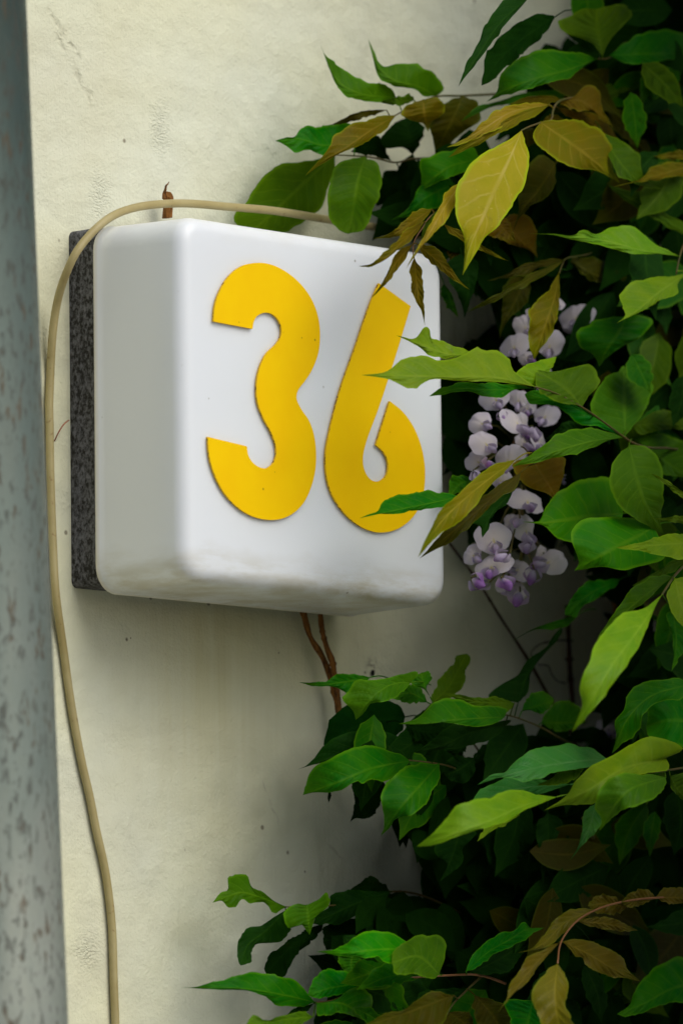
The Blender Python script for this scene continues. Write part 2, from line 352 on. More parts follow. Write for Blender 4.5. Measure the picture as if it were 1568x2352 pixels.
cable = tube('power_cable', sp_, 9.6*PX, M_cable, None, 14)
tag(cable, 'beige round electric cable looping over the lamp and hanging down beside the downpipe', 'cable')
wr = tube('bare_wire', spline([tuple(at(*q)) for q in ((158, 965, .010), (146, 975, .012), (135, 992, .010), (125, 1013, .005))], 16), 1.6*PX, M_copper, None, 8)
tag(wr, 'short thin reddish wire between the cable and the dark plate', 'wire')

# lamp --------------------------------------------------------------
W, D, H, T = .2689, .080, .2500, .027
lamp = empty('house_number_lamp', (W/2, 0, -H/2))
tag(lamp, 'square white plastic house number lamp with yellow 36 on a dark speckled back plate', 'wall lamp')
def rrect(x0, x1, z0, z1, r, n=8):
    out = []
    for cx, cz, a0 in ((x1-r, z1-r, 0), (x0+r, z1-r, 90), (x0+r, z0+r, 180), (x1-r, z0+r, 270)):
        for i in range(n+1):
            t = R(a0+90*i/n); out.append((cx+math.cos(t)*r, cz+math.sin(t)*r))
    return out
def shell(rings):      # rings: list of (outline, y)
    V = []; Fc = []; n = len(rings[0][0])
    for o, y in rings: V += [(x, y, z) for x, z in o]
    for i in range(len(rings)-1):
        for j in range(n):
            a, b = i*n+j, i*n+(j+1) % n; Fc.append((a, a+n, b+n, b))
    Fc.append(tuple(range((len(rings)-1)*n, len(rings)*n))[::-1])
    return V, Fc
ins = .003
v, f = shell([(rrect(ins, W-.002, -H+.005, -.001, .005), .0), (rrect(ins, W-.002, -H+.005, -.001, .005), -T+.0015), (rrect(ins+.0015, W-.0035, -H+.0065, -.0025, .004), -T)])
mesh('back_plate', v, f, M_plate, lamp, smooth=False, bev=.0006)
rc, rf = .0185, .0105
rings = [(rrect(.0015, W-.0015, -H+.0015, -.0015, rc), -T+.002), (rrect(-.0006, W+.0006, -H-.0006, .0006, rc), -T+.0005), (rrect(-.0006, W+.0006, -H-.0006, .0006, rc), -T-.001), (rrect(0, W, -H, 0, rc), -T-.0016)]
dr = .0016       # slight draft
for k in range(1, 9): t = k/9; rings.append((rrect(dr*t, W-dr*t, -H+dr*t, -dr*t, rc), -T-.0016-(D-rf-.0016)*t))
for k in range(0, 11):
    a_ = R(90*k/10); i_ = dr+rf*(1-math.cos(a_)); rings.append((rrect(i_, W-i_, -H+i_, -i_, max(rc-rf*(1-math.cos(a_)), .004)), -T-D+rf-rf*math.sin(a_)))
i0 = dr+rf
for k in range(1, 8):
    t = k/8; x0, x1, z0, z1 = i0, W-i0, -H+i0, -i0; cx, cz = (x0+x1)/2, (z0+z1)/2; s_ = 1-t
    rings.append(([(cx+(x-cx)*s_, cz+(z-cz)*s_) for x, z in rrect(x0, x1, z0, z1, .006)], -T-D))
v, f = shell(rings)
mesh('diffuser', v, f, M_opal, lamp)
YF = T+D
def digit(runs, _, label):
    pts = []
    for r_ in runs:
        s_ = spline(r_, max(2, int(sum(math.dist(r_[i], r_[i+1]) for i in range(len(r_)-1))/5))) if len(r_) > 2 else np.array(r_, float)
        pts += [tuple(q) for q in s_[:-1]]
    P = [at(u, v, YF+.0024) for u, v in pts]
    n = len(P); y1 = -(YF+.0024); y0 = -(YF+.0008)
    bm = bmesh.new(); top = [bm.verts.new((q.x, y1, q.z)) for q in P]; bot = [bm.verts.new((q.x, y0, q.z)) for q in P]
    fc = bm.faces.new(top); fb = bm.faces.new(bot[::-1]); fc.material_index = 0; fb.material_index = 0
    for i in range(n):
        q = bm.faces.new((top[i], bot[i], bot[(i+1) % n], top[(i+1) % n])); q.material_index = 1
    bmesh.ops.recalc_face_normals(bm, faces=bm.faces)
    bmesh.ops.triangulate(bm, faces=[fc, fb])
    me = bpy.data.meshes.new('digit'); bm.to_mesh(me); bm.free(); me.materials.append(M_yel); me.materials.append(M_yedge)
    o = bpy.data.objects.new('digit', me); COL.objects.link(o); o.parent = lamp; o.matrix_parent_inverse = parent_inv(lamp); o['label'] = label
digit([[(490, 738), (494, 700), (505, 668), (525, 635), (553, 612), (590, 603), (625, 608), (660, 626), (693, 655), (717, 690), (731, 730), (735, 770), (731, 810), (716, 850), (700, 875), (684, 897), (681, 915), (692, 940), (709, 965), (720, 995), (726, 1040), (724, 1080), (714, 1120), (697, 1155), (672, 1180), (645, 1192), (615, 1194), (580, 1186), (548, 1167), (517, 1135), (495, 1095), (481, 1050), (477, 1003)],
       [(477, 1003), (567, 1025)], [(567, 1025), (570, 1045), (580, 1062), (598, 1074), (613, 1075), (626, 1066), (634, 1046), (633, 1022), (622, 992), (605, 960), (592, 925), (589, 890), (595, 850), (612, 812), (636, 788), (646, 768), (645, 748), (634, 728), (620, 719), (606, 718), (590, 726), (583, 738), (580, 755)], [(580, 755), (490, 738)]], None, 'yellow digit 3')
digit([[(870, 650), (853, 690), (815, 800), (780, 900), (757, 990), (748, 1042), (749, 1085), (758, 1125), (775, 1158), (800, 1188), (833, 1212), (868, 1223), (903, 1219), (932, 1203), (956, 1177), (971, 1140), (976, 1098), (974, 1058), (965, 1018), (948, 978), (924, 945), (895, 921)],
       [(895, 921), (879, 972), (863, 1022)], [(863, 1022), (877, 1034), (888, 1052), (891, 1076), (885, 1095), (868, 1106), (853, 1103), (841, 1089), (834, 1068), (834, 1045), (842, 1012), (868, 941), (905, 828), (943, 703)], [(943, 703), (870, 650)]], None, 'yellow digit 6')

# dry stub above the lamp --------------------------------------------
sv, sf = tube_data([tuple(at(*q)) for q in ((385, 500, .012), (385, 470, .012), (386, 452, .013), (388, 444, .013))], [.0036, .0036, .0040, .0030], 7)
for i, q in enumerate(sv): sv[i] = q+Vector((random.uniform(-1, 1), random.uniform(-1, 1), random.uniform(-1, 1)))*.0006
v2, f2 = tube_data(spline([tuple(at(*q)) for q in ((377, 456, .014), (377, 444, .014), (380, 434, .016), (381, 427, .016), (386, 421, .015), (388, 417, .015))], 14), [.0016, .0016, .0015, .0014, .0012, .0011, .001, .0009, .0008, .0007, .0006, .0005, .0004, .0003], 6, len(sv))
stub = mesh('dry_vine_stub', list(sv)+list(v2), sf+f2, M_bark, None, smooth=False)
tag(stub, 'small dry brown broken vine stub with a curled tip above the lamp', 'vine stub')

LEAVES = '''
A m .055 .03|1125,660 900,640 740,560 660,420 610,293|1090,600 950,565 800,490 700,420 645,370|1040,690 880,680 780,650 710,560 670,460
A m .06 .03|1400,650 1280,590 1100,540 1000,440 938,263|1455,605 1400,510 1270,435 1130,432 1040,450 995,380|1330,655 1250,600 1190,592 1080,570 1000,500 972,400
A m .06 .05|1250,680 1150,685 955,685|1240,642 1150,650 1080,670|1150,718 1050,702
A o .05 .03|1060,745 900,770 750,830 680,850|950,745 820,775 740,820|930,800 830,820 740,845
A b .075 .02|1310,675 1320,770 1345,895|1400,662 1460,700 1440,780 1372,830|1200,715 1165,765 1220,812 1310,840
A o .065 .02|1580,650 1500,830 1430,980 1395,1090|1680,700 1690,820 1580,900 1460,1020|1480,690 1400,780 1360,860 1390,1000
A b .085 .03|1130,780 950,890 780,1010 620,1100 508,1195|950,800 780,870 700,930 670,1020 600,1090|1060,860 960,940 800,1020 720,1055 600,1130
A g .045 .0|850,920 650,990 450,940 306,955|820,845 650,850 470,880 440,925 370,935|760,1010 640,1050 500,1020 440,1030 350,980
A m .012 .0|715,1055 560,1190 320,1420 120,1600|600,1075 380,1110 220,1220 100,1380 20,1500|690,1200 620,1400 520,1480 400,1560 260,1600
A m .065 .01|915,1065 870,1220 830,1450 800,1590|800,1080 710,1130 660,1350 690,1500 740,1560|990,1090 1030,1200 1010,1330 960,1480 880,1570
A d .03 .0|1090,1090 960,1000 820,1030|1000,920 900,960|1000,1065 900,1050
A d .035 .01|1240,1050 1220,930 1190,800|1180,1005 1040,1000 1030,930 1110,840|1290,970 1320,870 1260,810
A v .08 .03|1700,1080 1500,1130 1330,1250 1240,1305|1650,1000 1568,1005 1400,1040 1290,1110 1300,1200 1290,1270|1620,1160 1500,1200 1380,1250 1300,1290
A g .07 .03|1520,1250 1350,1330 1200,1450 1095,1495|1450,1190 1300,1260 1240,1360 1180,1440|1480,1380 1350,1430 1230,1465
A d .02 .0|1200,1150 1190,1300 1180,1430|1140,1220 1150,1370|1300,1200 1290,1350
A d .02 .0|1150,1160 1080,1280 990,1400|1050,1160 1000,1280|1160,1290 1080,1390
B k .20 .0|520,-20 330,150 170,380 40,585|380,-20 240,130 180,270 85,450|450,60 340,190 240,330 110,490
B d .17 .0|700,110 480,260 300,430 195,580|640,85 450,160 300,270 215,430|620,230 470,370 350,480 240,560
B m .15 .0|1020,380 990,200 975,60|960,300 900,270 740,195 715,140 800,110 890,55|1060,290 1140,190 1225,80 1180,38 1060,30
B k .13 .0|1000,350 880,280 755,210|880,230 820,205|900,345 850,290
B g .14 .05|980,400 800,470 550,540 340,620 230,690|850,350 700,335 560,345 400,430 320,520 300,620|900,440 800,520 600,580 430,625 300,660
B g .14 .05|1070,375 1300,365 1700,370|1180,280 1300,215 1500,208 1650,260|1130,410 1300,430 1450,405 1600,400
B d .12 .0|1350,420 1480,510 1600,600|1450,420 1600,430|1380,530 1480,560
B d .12 .0|1130,400 1250,500 1405,645|1370,410 1365,560|1080,470 1160,580 1290,590
B g .10 .02|830,650 500,640 280,715 55,825|700,610 450,640 300,690 150,740|700,680 500,700 280,722 120,795
B y .16 .03|655,710 400,760 200,880 -40,1000|560,695 380,712 230,800 100,930|560,740 420,810 200,930 60,980
B b .165 .03|655,712 430,800 180,950 -30,1070|540,735 400,790 200,905 60,985|600,760 440,850 200,965 60,1035
B b .145 .0|745,680 600,665 390,705|700,655 560,650 450,675|650,700 500,712
B r .15 .02|720,690 860,680 1000,780 1095,865|830,650 880,600 940,578 1005,620 1010,700 1060,800|800,740 880,762 940,750 1010,810
B r .14 .02|715,730 850,790 1000,870 1180,975|860,755 1000,785 1090,880 1120,935|780,790 880,835 1000,900 1100,950
B b .18 .03|595,825 800,970 960,1090 1135,1243|740,812 880,820 1000,880 1075,970 1085,1120|555,920 600,1010 700,1085 800,1140 960,1160 1060,1200
B m .16 .02|1020,900 1120,1080 1270,1230 1430,1283|1180,970 1270,1060 1300,1200 1370,1255|1080,1100 1140,1200 1230,1235 1330,1280
B o .12 .0|1040,740 1200,900 1395,1125|1150,750 1240,860 1310,1000 1375,1080|1090,860 1180,960 1290,1040
B y .20 .04|470,885 400,1050 300,1270 200,1500 115,1690 68,1872|345,960 170,1065 65,1200 18,1370 28,1480 72,1600 82,1750|498,970 518,1080 482,1250 400,1400 300,1550 195,1660 118,1780
B o .12 .0|475,880 510,940 495,1005|555,870 558,970|480,960
B b .14 .0|620,820 680,800 760,812|640,785 710,780|700,822
B g .10 .0|1180,770 1330,790 1510,835|1300,757 1395,780 1410,728 1470,770|1270,815 1400,836
B m .13 .0|1020,690 1090,625 1250,605|1005,625 1080,568 1100,610 1150,592|1080,670 1150,632
B o .13 .03|700,1110 580,1300 460,1450 405,1585|600,1050 530,1120 450,1270 445,1450|695,1190 690,1250 640,1330 520,1410 450,1490
B o .12 .0|960,1150 1015,1310 980,1500|935,1200 985,1400|1060,1260 1092,1310 1040,1430
B m .13 .0|975,1160 1120,1300 1350,1420 1620,1610|1050,1250 1200,1290 1340,1340 1430,1440 1600,1540|1080,1280 1250,1410 1400,1500 1520,1570
B b .17 .0|1640,1120 1400,1190 1200,1240 1085,1272|1500,1095 1350,1140 1270,1220|1600,1185 1450,1215 1250,1240
B b .17 .0|1680,1050 1500,1060 1365,1062|1568,1025 1480,1032|1568,1080 1460,1085
B k .11 .0|1330,1240 1450,1300 1600,1450|1450,1225 1568,1290 1640,1350|1350,1290 1500,1400
B d .06 .0|800,1080 820,1320 750,1600|700,1200 690,1400 700,1530|950,1150 955,1320 930,1420 850,1500
B k .05 .0|640,1320 560,1450 470,1560|560,1290 490,1400|640,1400 570,1540
C r .11 .02|350,90 430,200 582,362|430,60 520,80 572,180 565,300|300,200 345,250 420,272 520,310
C r .14 .0|280,60 340,150 430,247|380,110|200,190 330,230
C b .16 .0|-60,130 150,260 270,330 382,384|60,180 180,265 290,330|0,205 160,300 270,345
C r .08 .0|90,190 30,290 -15,412|20,230 -25,310|85,290 40,350
C k .09 .02|60,330 110,550 80,775|-50,400 -20,520 30,610 65,680|170,400 155,540 112,680
C g .07 .0|-60,530 -10,650 40,768|-80,600 -30,700|0,620
C k .1 .0|250,210 262,300 260,418|225,290|287,290
C l .20 .0|1545,350 1280,310 1060,250 850,215 518,195|1480,320 1330,225 1230,160 1160,143 1080,155 980,190 910,168 865,172 835,205 700,198|1420,335 1230,332 1150,310 1000,270 870,245 700,207
C o .11 .02|780,365 960,470 1190,552|850,355 1000,365 1140,420 1200,500|830,420 900,490 1040,535
C o .10 .0|900,350 1080,400 1210,510|1000,322 1140,350 1205,430|950,420 1080,480
C o .12 .0|760,370 500,430 235,517|640,368 470,410 360,475|700,400 560,440 500,478 380,497
C o .13 .03|755,378 560,480 340,610 98,732|600,440 480,500 330,590 230,640|680,440 520,545 340,630 290,660 200,692
C o .09 .0|510,480 430,650 350,800 318,918|380,500 335,600 340,720 322,840|530,600 480,700 400,760 345,840
C b .14 .02|725,460 690,650 610,880 553,1057|640,590 540,680 510,830 520,960|725,600 718,740 690,840 635,930
C k .09 .0|825,465 770,620 700,815|730,560 715,700|800,560 790,680 740,790
C d .08 .0|880,480 1000,600 1130,755|870,530 890,620 950,700 1050,757|1050,520 1145,640 1142,720
C d .07 .0|1250,320 1260,440 1250,570|1120,400 1150,520|1390,400 1385,490
C d .08 .0|700,470 620,560 545,655|570,530 535,600|680,560 600,650
C k .08 .0|490,560 500,800 520,1050|470,700 490,900|530,700 560,900
C l .19 .0|1600,460 1400,600 1260,720 1120,803|1520,478 1380,495 1220,525 1135,610 1160,700 1175,750|1530,540 1540,600 1440,640 1290,720 1200,765
C g .15 .02|1185,765 1110,900 1045,1000 995,1102|1100,758 1020,775 900,820 845,885 880,970 960,1020 985,1060|1280,748 1355,790 1290,890 1160,960 1050,1040
C k .10 .0|1300,850 1420,950 1600,1110|1400,810 1520,820 1650,950|1220,930 1330,1040 1470,1100
C k .10 .0|965,1020 820,1050 670,1130|900,938 780,970 720,1030|880,1090 760,1125
X l .20 .0|1092,810 1037,815 998,803 949,785 910,770|1060,800 1026,785 991,778 985,756 975,752 953,776|1072,812 1048,819 1010,822 985,817 975,805 950,790
X l .22 .0|1228,888 1140,868 1050,866 968,864 829,861|1180,850 1167,821 1138,803 1106,805 1097,796 1075,803 1048,819 1010,824 967,813 924,826 886,853|1140,876 1058,876 1001,871 971,881 954,895 934,891 890,871
C l .19 .0|565,1245 620,1130 708,1033|430,1180 480,1100 600,1060 680,1035|640,1160 680,1100
C m .20 .0|880,1375 760,1250 573,1125|910,1330 990,1220 990,1140 940,1090 820,1105 720,1130|780,1350 640,1310 580,1260 560,1170
X g .18 .0|1228,892 1120,895 1050,893 985,910|1150,880 1060,880 1010,892|1180,895 1157,909 1133,913 1100,906 1076,899 1039,901 1010,907
C m .18 .0|1175,1575 1170,1350 1165,1093|1050,1530 960,1430 945,1350 1000,1230 1080,1150 1130,1135 1150,1105|1230,1500 1340,1340 1360,1250 1340,1180 1290,1120 1200,1125
C g .19 .0|1130,1565 900,1410 700,1340 490,1290|1000,1450 860,1380 700,1310 560,1250|1000,1520 850,1480 730,1390 600,1350 515,1352
C m .16 .0|1220,1500 1400,1490 1680,1500|1330,1430 1400,1400 1500,1400 1620,1450|1270,1565 1400,1535 1600,1525
D m .19 .03|1160,190 950,215 750,270 570,330 408,388|1060,150 870,120 750,150 640,220 560,290 480,330|1050,210 950,260 800,310 650,335 540,358
D k .15 .0|900,130 760,145 630,205|860,98 770,80 690,150|780,170
D m .20 .02|1200,240 1250,450 1310,640 1437,848|1110,320 1070,440 1090,570 1160,680 1280,760 1370,805|1300,250 1390,320 1435,450 1425,600 1412,760
D m .15 .0|1220,195 1400,320 1620,470|1350,165 1450,170 1600,230 1650,350|1300,240 1400,310 1440,440 1550,455
D r .17 .0|540,330 640,480 747,672|660,325 772,330 755,440 725,560|440,345 412,375 430,450 520,530 640,570 705,622
X b .23 .02|1184,1056 1110,1110 1030,1180 1000,1215 960,1280|1157,1059 1107,1086 1039,1147 1010,1180 982,1228|1164,1078 1123,1122 1090,1165 1042,1205 1000,1235
X o .21 .02|1196,1085 1100,1170 1035,1225 963,1283|1160,1105 1090,1155 1035,1200 1002,1240|1184,1118 1140,1150 1083,1203 1039,1243 1000,1262
D k .17 .0|410,555 280,690 203,872|300,600 200,700 130,765 180,790|390,610 260,740 240,820
J g .17 .0|1560,590 1300,650 1100,690 878,740|1450,570 1350,546 1200,565 1100,600 1030,640 1000,690 940,710|1480,650 1400,672 1300,685 1200,695 1080,710 1000,710
D g .12 .0|150,485 60,500 -25,600|60,443 0,452 -20,500|100,540 30,570
D v .17 .02|1160,705 900,735 750,755 600,772 468,762|1150,600 1080,480 950,465 820,500 700,580 620,680 600,750|1100,820 950,880 800,905 720,880 620,790 560,775
D v .21 .03|1370,800 1200,890 1000,1000 828,1097|1250,745 1100,735 950,735 820,790 812,900 855,1040|1440,960 1440,1010 1290,1060 1160,1090 1040,1070 940,1078
D l .28 .0|1700,900 1400,920 1107,938|1568,845 1430,850 1290,900 1180,925|1568,1025 1440,1000 1300,960 1180,950
D l .26 .0|1650,620 1480,510 1342,430|1568,560 1430,465|1550,600 1460,520
D l .24 .0|1650,770 1500,745 1366,742|1568,725 1450,735|1568,775 1450,755
D g .12 .0|1140,1155 940,1250 765,1400|1000,1150 900,1180 830,1260 765,1345|1090,1220 1000,1280 900,1330 840,1400
F g .12 .0|860,0 760,55 600,85 393,189|750,35 620,70 520,115|780,80 660,105 560,107
D m .23 .03|1500,1135 1330,1250 1150,1400 980,1560|1400,1130 1220,1205 1160,1300 1060,1440|1420,1200 1300,1310 1200,1390 1100,1450
D m .22 .0|1620,1010 1450,1070 1215,1200|1480,1035 1400,1120 1290,1160|1568,1060 1480,1115 1330,1185
F l .32 .06|1425,-134 1250,130 1100,330 960,560 813,802|1300,-40 1150,0 1050,90 970,200 920,330 858,480 880,600 860,680|1385,-60 1330,70 1250,240 1150,400 1050,530 920,690
D l .28 .0|1510,1150 1560,1350 1700,1600|1460,1250 1480,1370 1560,1470|1620,1150 1720,1350
F g .20 .0|1500,-20 1520,200 1490,390|1465,0 1490,150 1500,280|1600,100 1560,270
E g .09 .0|600,430 430,460 270,480 116,463|500,413 400,408 300,450 200,465|500,545 430,530 360,497 280,492 200,487
E m .13 .02|880,465 740,480 620,570 503,718|930,400 820,408 740,435 600,445 500,450 460,510 412,580 488,660|850,500 780,560 700,600 600,610 570,665
E g .12 .0|1010,565 965,470 950,398|965,510 880,475 905,420|980,510 1017,430 1000,393
E g .10 .0|990,600 880,540 740,560|930,490 850,478 770,520|880,605 770,590
E m .10 .0|1020,610 1130,500 1190,400 1255,268|1020,560 1055,480 1105,400 1115,385 1145,350 1170,350 1180,300 1215,280|1110,590 1190,540 1255,440 1250,370 1280,295
E g .15 .03|1510,700 1200,720 1000,745 793,748|1540,650 1300,620 1120,570 1040,600 950,680 880,720|1480,740 1300,762 1100,738 960,752
E m .14 .0|1580,605 1350,600 1103,533|1500,572 1300,565 1200,550|1520,690 1400,660 1250,610 1160,570
E k .11 .02|1520,760 1300,800 1080,900 886,944|1568,720 1400,745 1200,750 1090,790 1000,880|1480,820 1350,880 1200,910 1000,932
E d .06 .0|840,700 560,750 284,893|800,610 650,590 430,625 340,700 300,790|820,790 700,870 400,930
E k .08 .02|1030,1000 700,900 400,960 106,1058|850,860 700,800 560,785 420,820 290,900 210,990 160,1035|800,1000 500,1010 280,1010
E g .11 .04|870,997 620,1050 400,1140 143,1232|780,950 640,905 560,900 430,930 330,980 210,1050 175,1130|820,1060 700,1135 580,1130 550,1155 520,1135 380,1205 210,1217
E g .12 .04|1070,1020 930,1180 800,1330 673,1512|900,1020 780,1090 690,1180 670,1260 695,1400|1075,1110 1030,1200 970,1290 880,1370 790,1390 730,1460
E d .05 .0|600,1130 560,1270 463,1417|480,1150 490,1250 480,1370|700,1150 680,1270 640,1360 560,1395 500,1390
E d .06 .0|326,1190 318,1287|312,1240|338,1230
E k .10 .0|1310,980 1220,1050 1110,1100|1200,968 1130,1000 1100,1060|1310,1080 1235,1145 1150,1130
E k .09 .0|1290,1030 1390,930 1505,885|1310,960 1380,880 1450,858|1370,990 1430,930
E d .09 .0|840,750 980,800 1120,780|950,720 1060,740|880,840 1000,870 1080,830
E k .09 .0|1260,890 1200,940 1190,992|1100,920 1160,960|1240,945
F k .11 .0|445,605 520,400 640,240 747,80|240,560 330,480 450,410 510,310 630,230 690,140|510,530 530,410 600,300 690,200 740,125
F g .12 .0|470,660 590,620 692,590|510,570 560,535 620,533 680,570|530,655 600,682 650,650
F g .10 .0|600,742 750,742 907,740|660,640 720,590 790,588 850,620 890,700|700,790 780,797 840,765
F d .08 .0|750,860 920,830 1087,905|850,790 930,765 1030,800|900,880 1000,905
F d .07 .0|740,870 500,930 240,1080|600,830 480,840 380,920 280,1000|600,960 400,1030
F p .20 .05|1045,985 800,1010 500,1060 168,1162|960,915 850,890 720,886 560,920 430,990 350,1060 260,1090|900,1050 650,1100 600,1127 350,1112 250,1122
F p .17 .0|800,1160 450,1190 110,1290|620,1120 380,1110 220,1180|600,1215 400,1240 200,1275
F m .20 .0|890,1000 750,1080 568,1167|820,1000 750,1045 680,1110|890,1060 800,1140 700,1162
F l .25 .05|710,1245 500,1300 250,1410 0,1500 -245,1583|600,1230 500,1205 380,1200 250,1238 120,1270 0,1340 -80,1430 -160,1520|600,1290 440,1370 250,1450 0,1520 -120,1570
F l .20 .0|450,1370 300,1430 168,1548|300,1390 220,1450|380,1420 270,1480
F l .26 .06|1450,980 1150,1060 900,1210 622,1337|1568,920 1340,830 1200,900 1050,980 930,1050 840,1130 780,1230|1480,1050 1380,1080 1200,1110 1040,1180 980,1290 880,1300 760,1300
F m .29 .05|1450,1110 1200,1200 1080,1340 998,1477|1300,1090 1100,1100 1030,1150 980,1230 968,1320 1010,1390|1450,1160 1380,1240 1250,1310 1150,1340 1070,1400
F p .24 .02|970,1290 930,1450 795,1680|900,1340 880,1450 850,1590|1015,1350 990,1460 900,1560
F m .26 .0|1480,1100 1530,1200 1640,1290|1490,1190 1540,1245|1600,1100 1660,1200
F g .23 .02|1640,470 1350,560 1200,700 1083,947|1500,438 1330,455 1210,510 1170,640 1110,720 1110,850|1568,560 1400,600 1300,690 1270,790 1190,860 1130,910
F g .21 .02|1720,760 1500,720 1320,760|1650,540 1568,530 1420,550 1340,610|1680,900 1500,890 1380,870 1325,820
G m .05 .0|655,695 500,640 380,610 300,630 203,670|580,660 500,595 440,570 415,505 330,500 300,520 295,590 250,612|575,738 520,670 440,675 380,650 345,690 300,702 262,660
G k .06 .0|650,715 520,850 420,930 375,1055|580,760 500,812 430,825 380,860 355,930 352,1020|675,830 620,910 540,915 470,930 440,990 430,1040
G m .08 .0|782,684 790,780 797,868|700,682 645,720 643,780 668,830 690,795 730,790|850,650 905,605 922,640 915,690 835,745 818,800
G k .06 .02|1290,600 1050,690 820,800|1170,598 1040,588 930,620 915,690 830,750|1220,690 1090,750 970,800 890,805
G d .04 .0|1290,600 1180,570 1045,590|1240,550 1170,510 1110,545|1180,620
G d .05 .0|1285,605 1270,720 1265,855|1180,650 1130,750 1190,840|1345,680 1320,770 1290,830
G d .04 .0|1470,630 1440,780 1420,920|1350,640 1310,780 1360,870|1520,680 1490,790 1440,880
G d .05 .0|800,850 650,970 530,1105|720,870 630,930 560,990 520,1070|740,950 690,1040 640,1112 580,1115
G d .04 .0|880,800 800,880 705,980|760,840 710,920|870,840 760,950
G d .05 .0|1010,770 1000,860 900,960|890,820 885,930|1150,780 1175,840 1040,930
G v .15 .03|1480,950 1200,960 1020,980 838,970|1380,890 1260,850 1170,840 1080,870 1020,920 930,957|1400,1010 1250,1035 1220,1002 1100,1000 950,988
G g .10 .0|1060,980 1050,1050 1060,1125|970,1000 1000,1080|1162,1005 1110,1095
G g .09 .02|830,1280 650,1240 400,1200 170,1190 12,1191|760,1200 680,1130 600,1115 490,1105 390,1108 280,1140 190,1165 100,1186|740,1300 600,1308 520,1250 440,1215 300,1205 180,1202 100,1196
G g .11 .0|1140,1165 950,1190 785,1235|1060,1110 950,1078 890,1080 820,1140|1050,1210 950,1238 830,1252
G g .12 .02|840,1285 1000,1290 1140,1395|960,1260 1050,1200 1120,1195 1180,1250 1175,1340|850,1360 1000,1345 1080,1375
G m .13 .0|820,1370 620,1390 400,1430|770,1345 640,1362 520,1390 455,1350 420,1390|700,1440 500,1470
G k .09 .0|820,1290 740,1330 655,1362|750,1300 700,1320|780,1340
G k .12 .0|1110,1190 1300,1260 1500,1350|1300,1160 1450,1160 1560,1230|1150,1330 1300,1350
G m .17 .0|1590,1110 1460,1000 1300,1040|1630,950 1610,890 1545,865 1450,880 1370,920 1310,970|1560,1130 1450,1110 1330,1100
G g .14 .0|1490,1120 1300,1120 1085,1205|1350,1070 1280,1030 1200,1070 1140,1140|1400,1160 1250,1180
G o .20 .0|1680,1240 1400,1340 1100,1440|1568,1210 1480,1250 1370,1320 1280,1345|1600,1420 1350,1480
H g .17 .0|240,1090 380,970 500,900 620,830 718,823|280,990 350,930 450,860 540,838 600,778 630,822|330,1060 400,990 520,940 620,885 690,838
H k .14 .0|250,1110 450,1010 700,850|400,980 550,900|400,1110 500,1090 580,990
H n .24 .0|1035,712 850,790 700,930 557,977|950,697 850,730 780,780 700,880 640,950|960,770 870,830 800,900 720,945 640,965
H n .25 .0|810,915 680,1030 560,1180 433,1342|740,940 620,1010 540,1110 500,1180 495,1240|780,950 700,1040 600,1170 530,1230 480,1290
H n .25 .0|830,908 1000,990 1150,1080 1307,1152|950,900 1080,940 1190,1000 1240,1090|890,965 960,1040 1080,1112 1200,1132
H n .24 .0|925,785 1100,800 1292,840|1000,760 1120,762 1200,790|1000,812 1100,840 1200,850
H n .23 .0|1230,700 1100,675 985,690|1150,638 1080,618 1020,635|1180,730 1100,738 1030,722
H n .24 .0|1400,640 1300,650 1190,665|1370,600 1310,583 1250,610|1350,665 1290,692 1230,700
H n .24 .0|1400,640 1550,640 1700,672|1440,590 1520,573 1600,600|1470,670 1600,680
H n .27 .02|800,1045 785,1200 800,1400 850,1650|730,1090 660,1180 648,1270 680,1380 720,1480|850,1120 862,1200 845,1280 880,1370 920,1480
H g .18 .0|1700,1150 1500,1200 1330,1290 1163,1352|1568,1010 1400,1060 1330,1130 1270,1220 1240,1300|1600,1275 1450,1292 1370,1322 1240,1368
H k .10 .0|200,200 170,350 78,542|50,320 60,380 130,430 108,490|310,240 220,340 225,400 180,460
H d .10 .0|520,170 545,400 540,608|360,250 370,400 440,510 520,538|680,200 640,330 560,430 556,530
H k .12 .0|740,120 740,350 710,578|680,180 690,360 703,480|825,170 780,320 735,410
H d .09 .0|620,440 610,560 610,692|570,500 590,620|700,480 640,620
H g .17 .0|650,1270 620,1400 560,1520|480,1275 510,1400|690,1330 720,1440
H o .15 .0|290,1235 380,1330 470,1470|460,1285 560,1300|280,1330 330,1430
H o .15 .0|130,1340 220,1400 300,1500|250,1345|90,1450
H k .13 .0|250,1200 100,1260 -70,1360|100,1195 -50,1235|150,1290 0,1390
H k .11 .0|860,1140 920,1160 997,1177|940,1138|880,1195 950,1195
H d .12 .0|1000,900 1180,900 1372,883|1100,855 1250,845|1100,965 1250,945
H d .12 .0|1400,690 1440,850 1460,1025|1310,720 1340,850 1425,950|1560,700 1550,860 1490,960
I b .17 .02|1370,200 1220,300 1100,375 973,400|1300,200 1200,255 1130,325 1060,375|1330,270 1220,350 1120,388 1050,398
I b .18 .02|1320,285 1150,440 1030,555 872,590|1220,320 1110,430 1030,515 960,572|1250,390 1120,495 1020,565 940,594
I b .175 .02|1240,440 1130,560 1050,690 957,807|1180,465 1105,540 1055,660 1000,750|1195,520 1120,640 1050,725
I b .175 .02|1250,530 1265,700 1290,850 1324,997|1225,600 1222,700 1260,820 1300,895|1282,580 1305,700 1316,850
I b .18 .02|1265,435 1400,545 1500,640 1632,753|1340,442 1430,490 1490,590 1560,685|1310,510 1400,590 1510,675
I y .20 .02|1568,20 1430,230 1320,425 1193,608|1480,60 1440,150 1370,270 1315,390 1250,500|1575,110 1500,210 1420,330 1350,410 1285,470
I m .19 .0|1440,180 1350,290 1294,402|1390,225 1320,310|1430,230 1350,330
'''

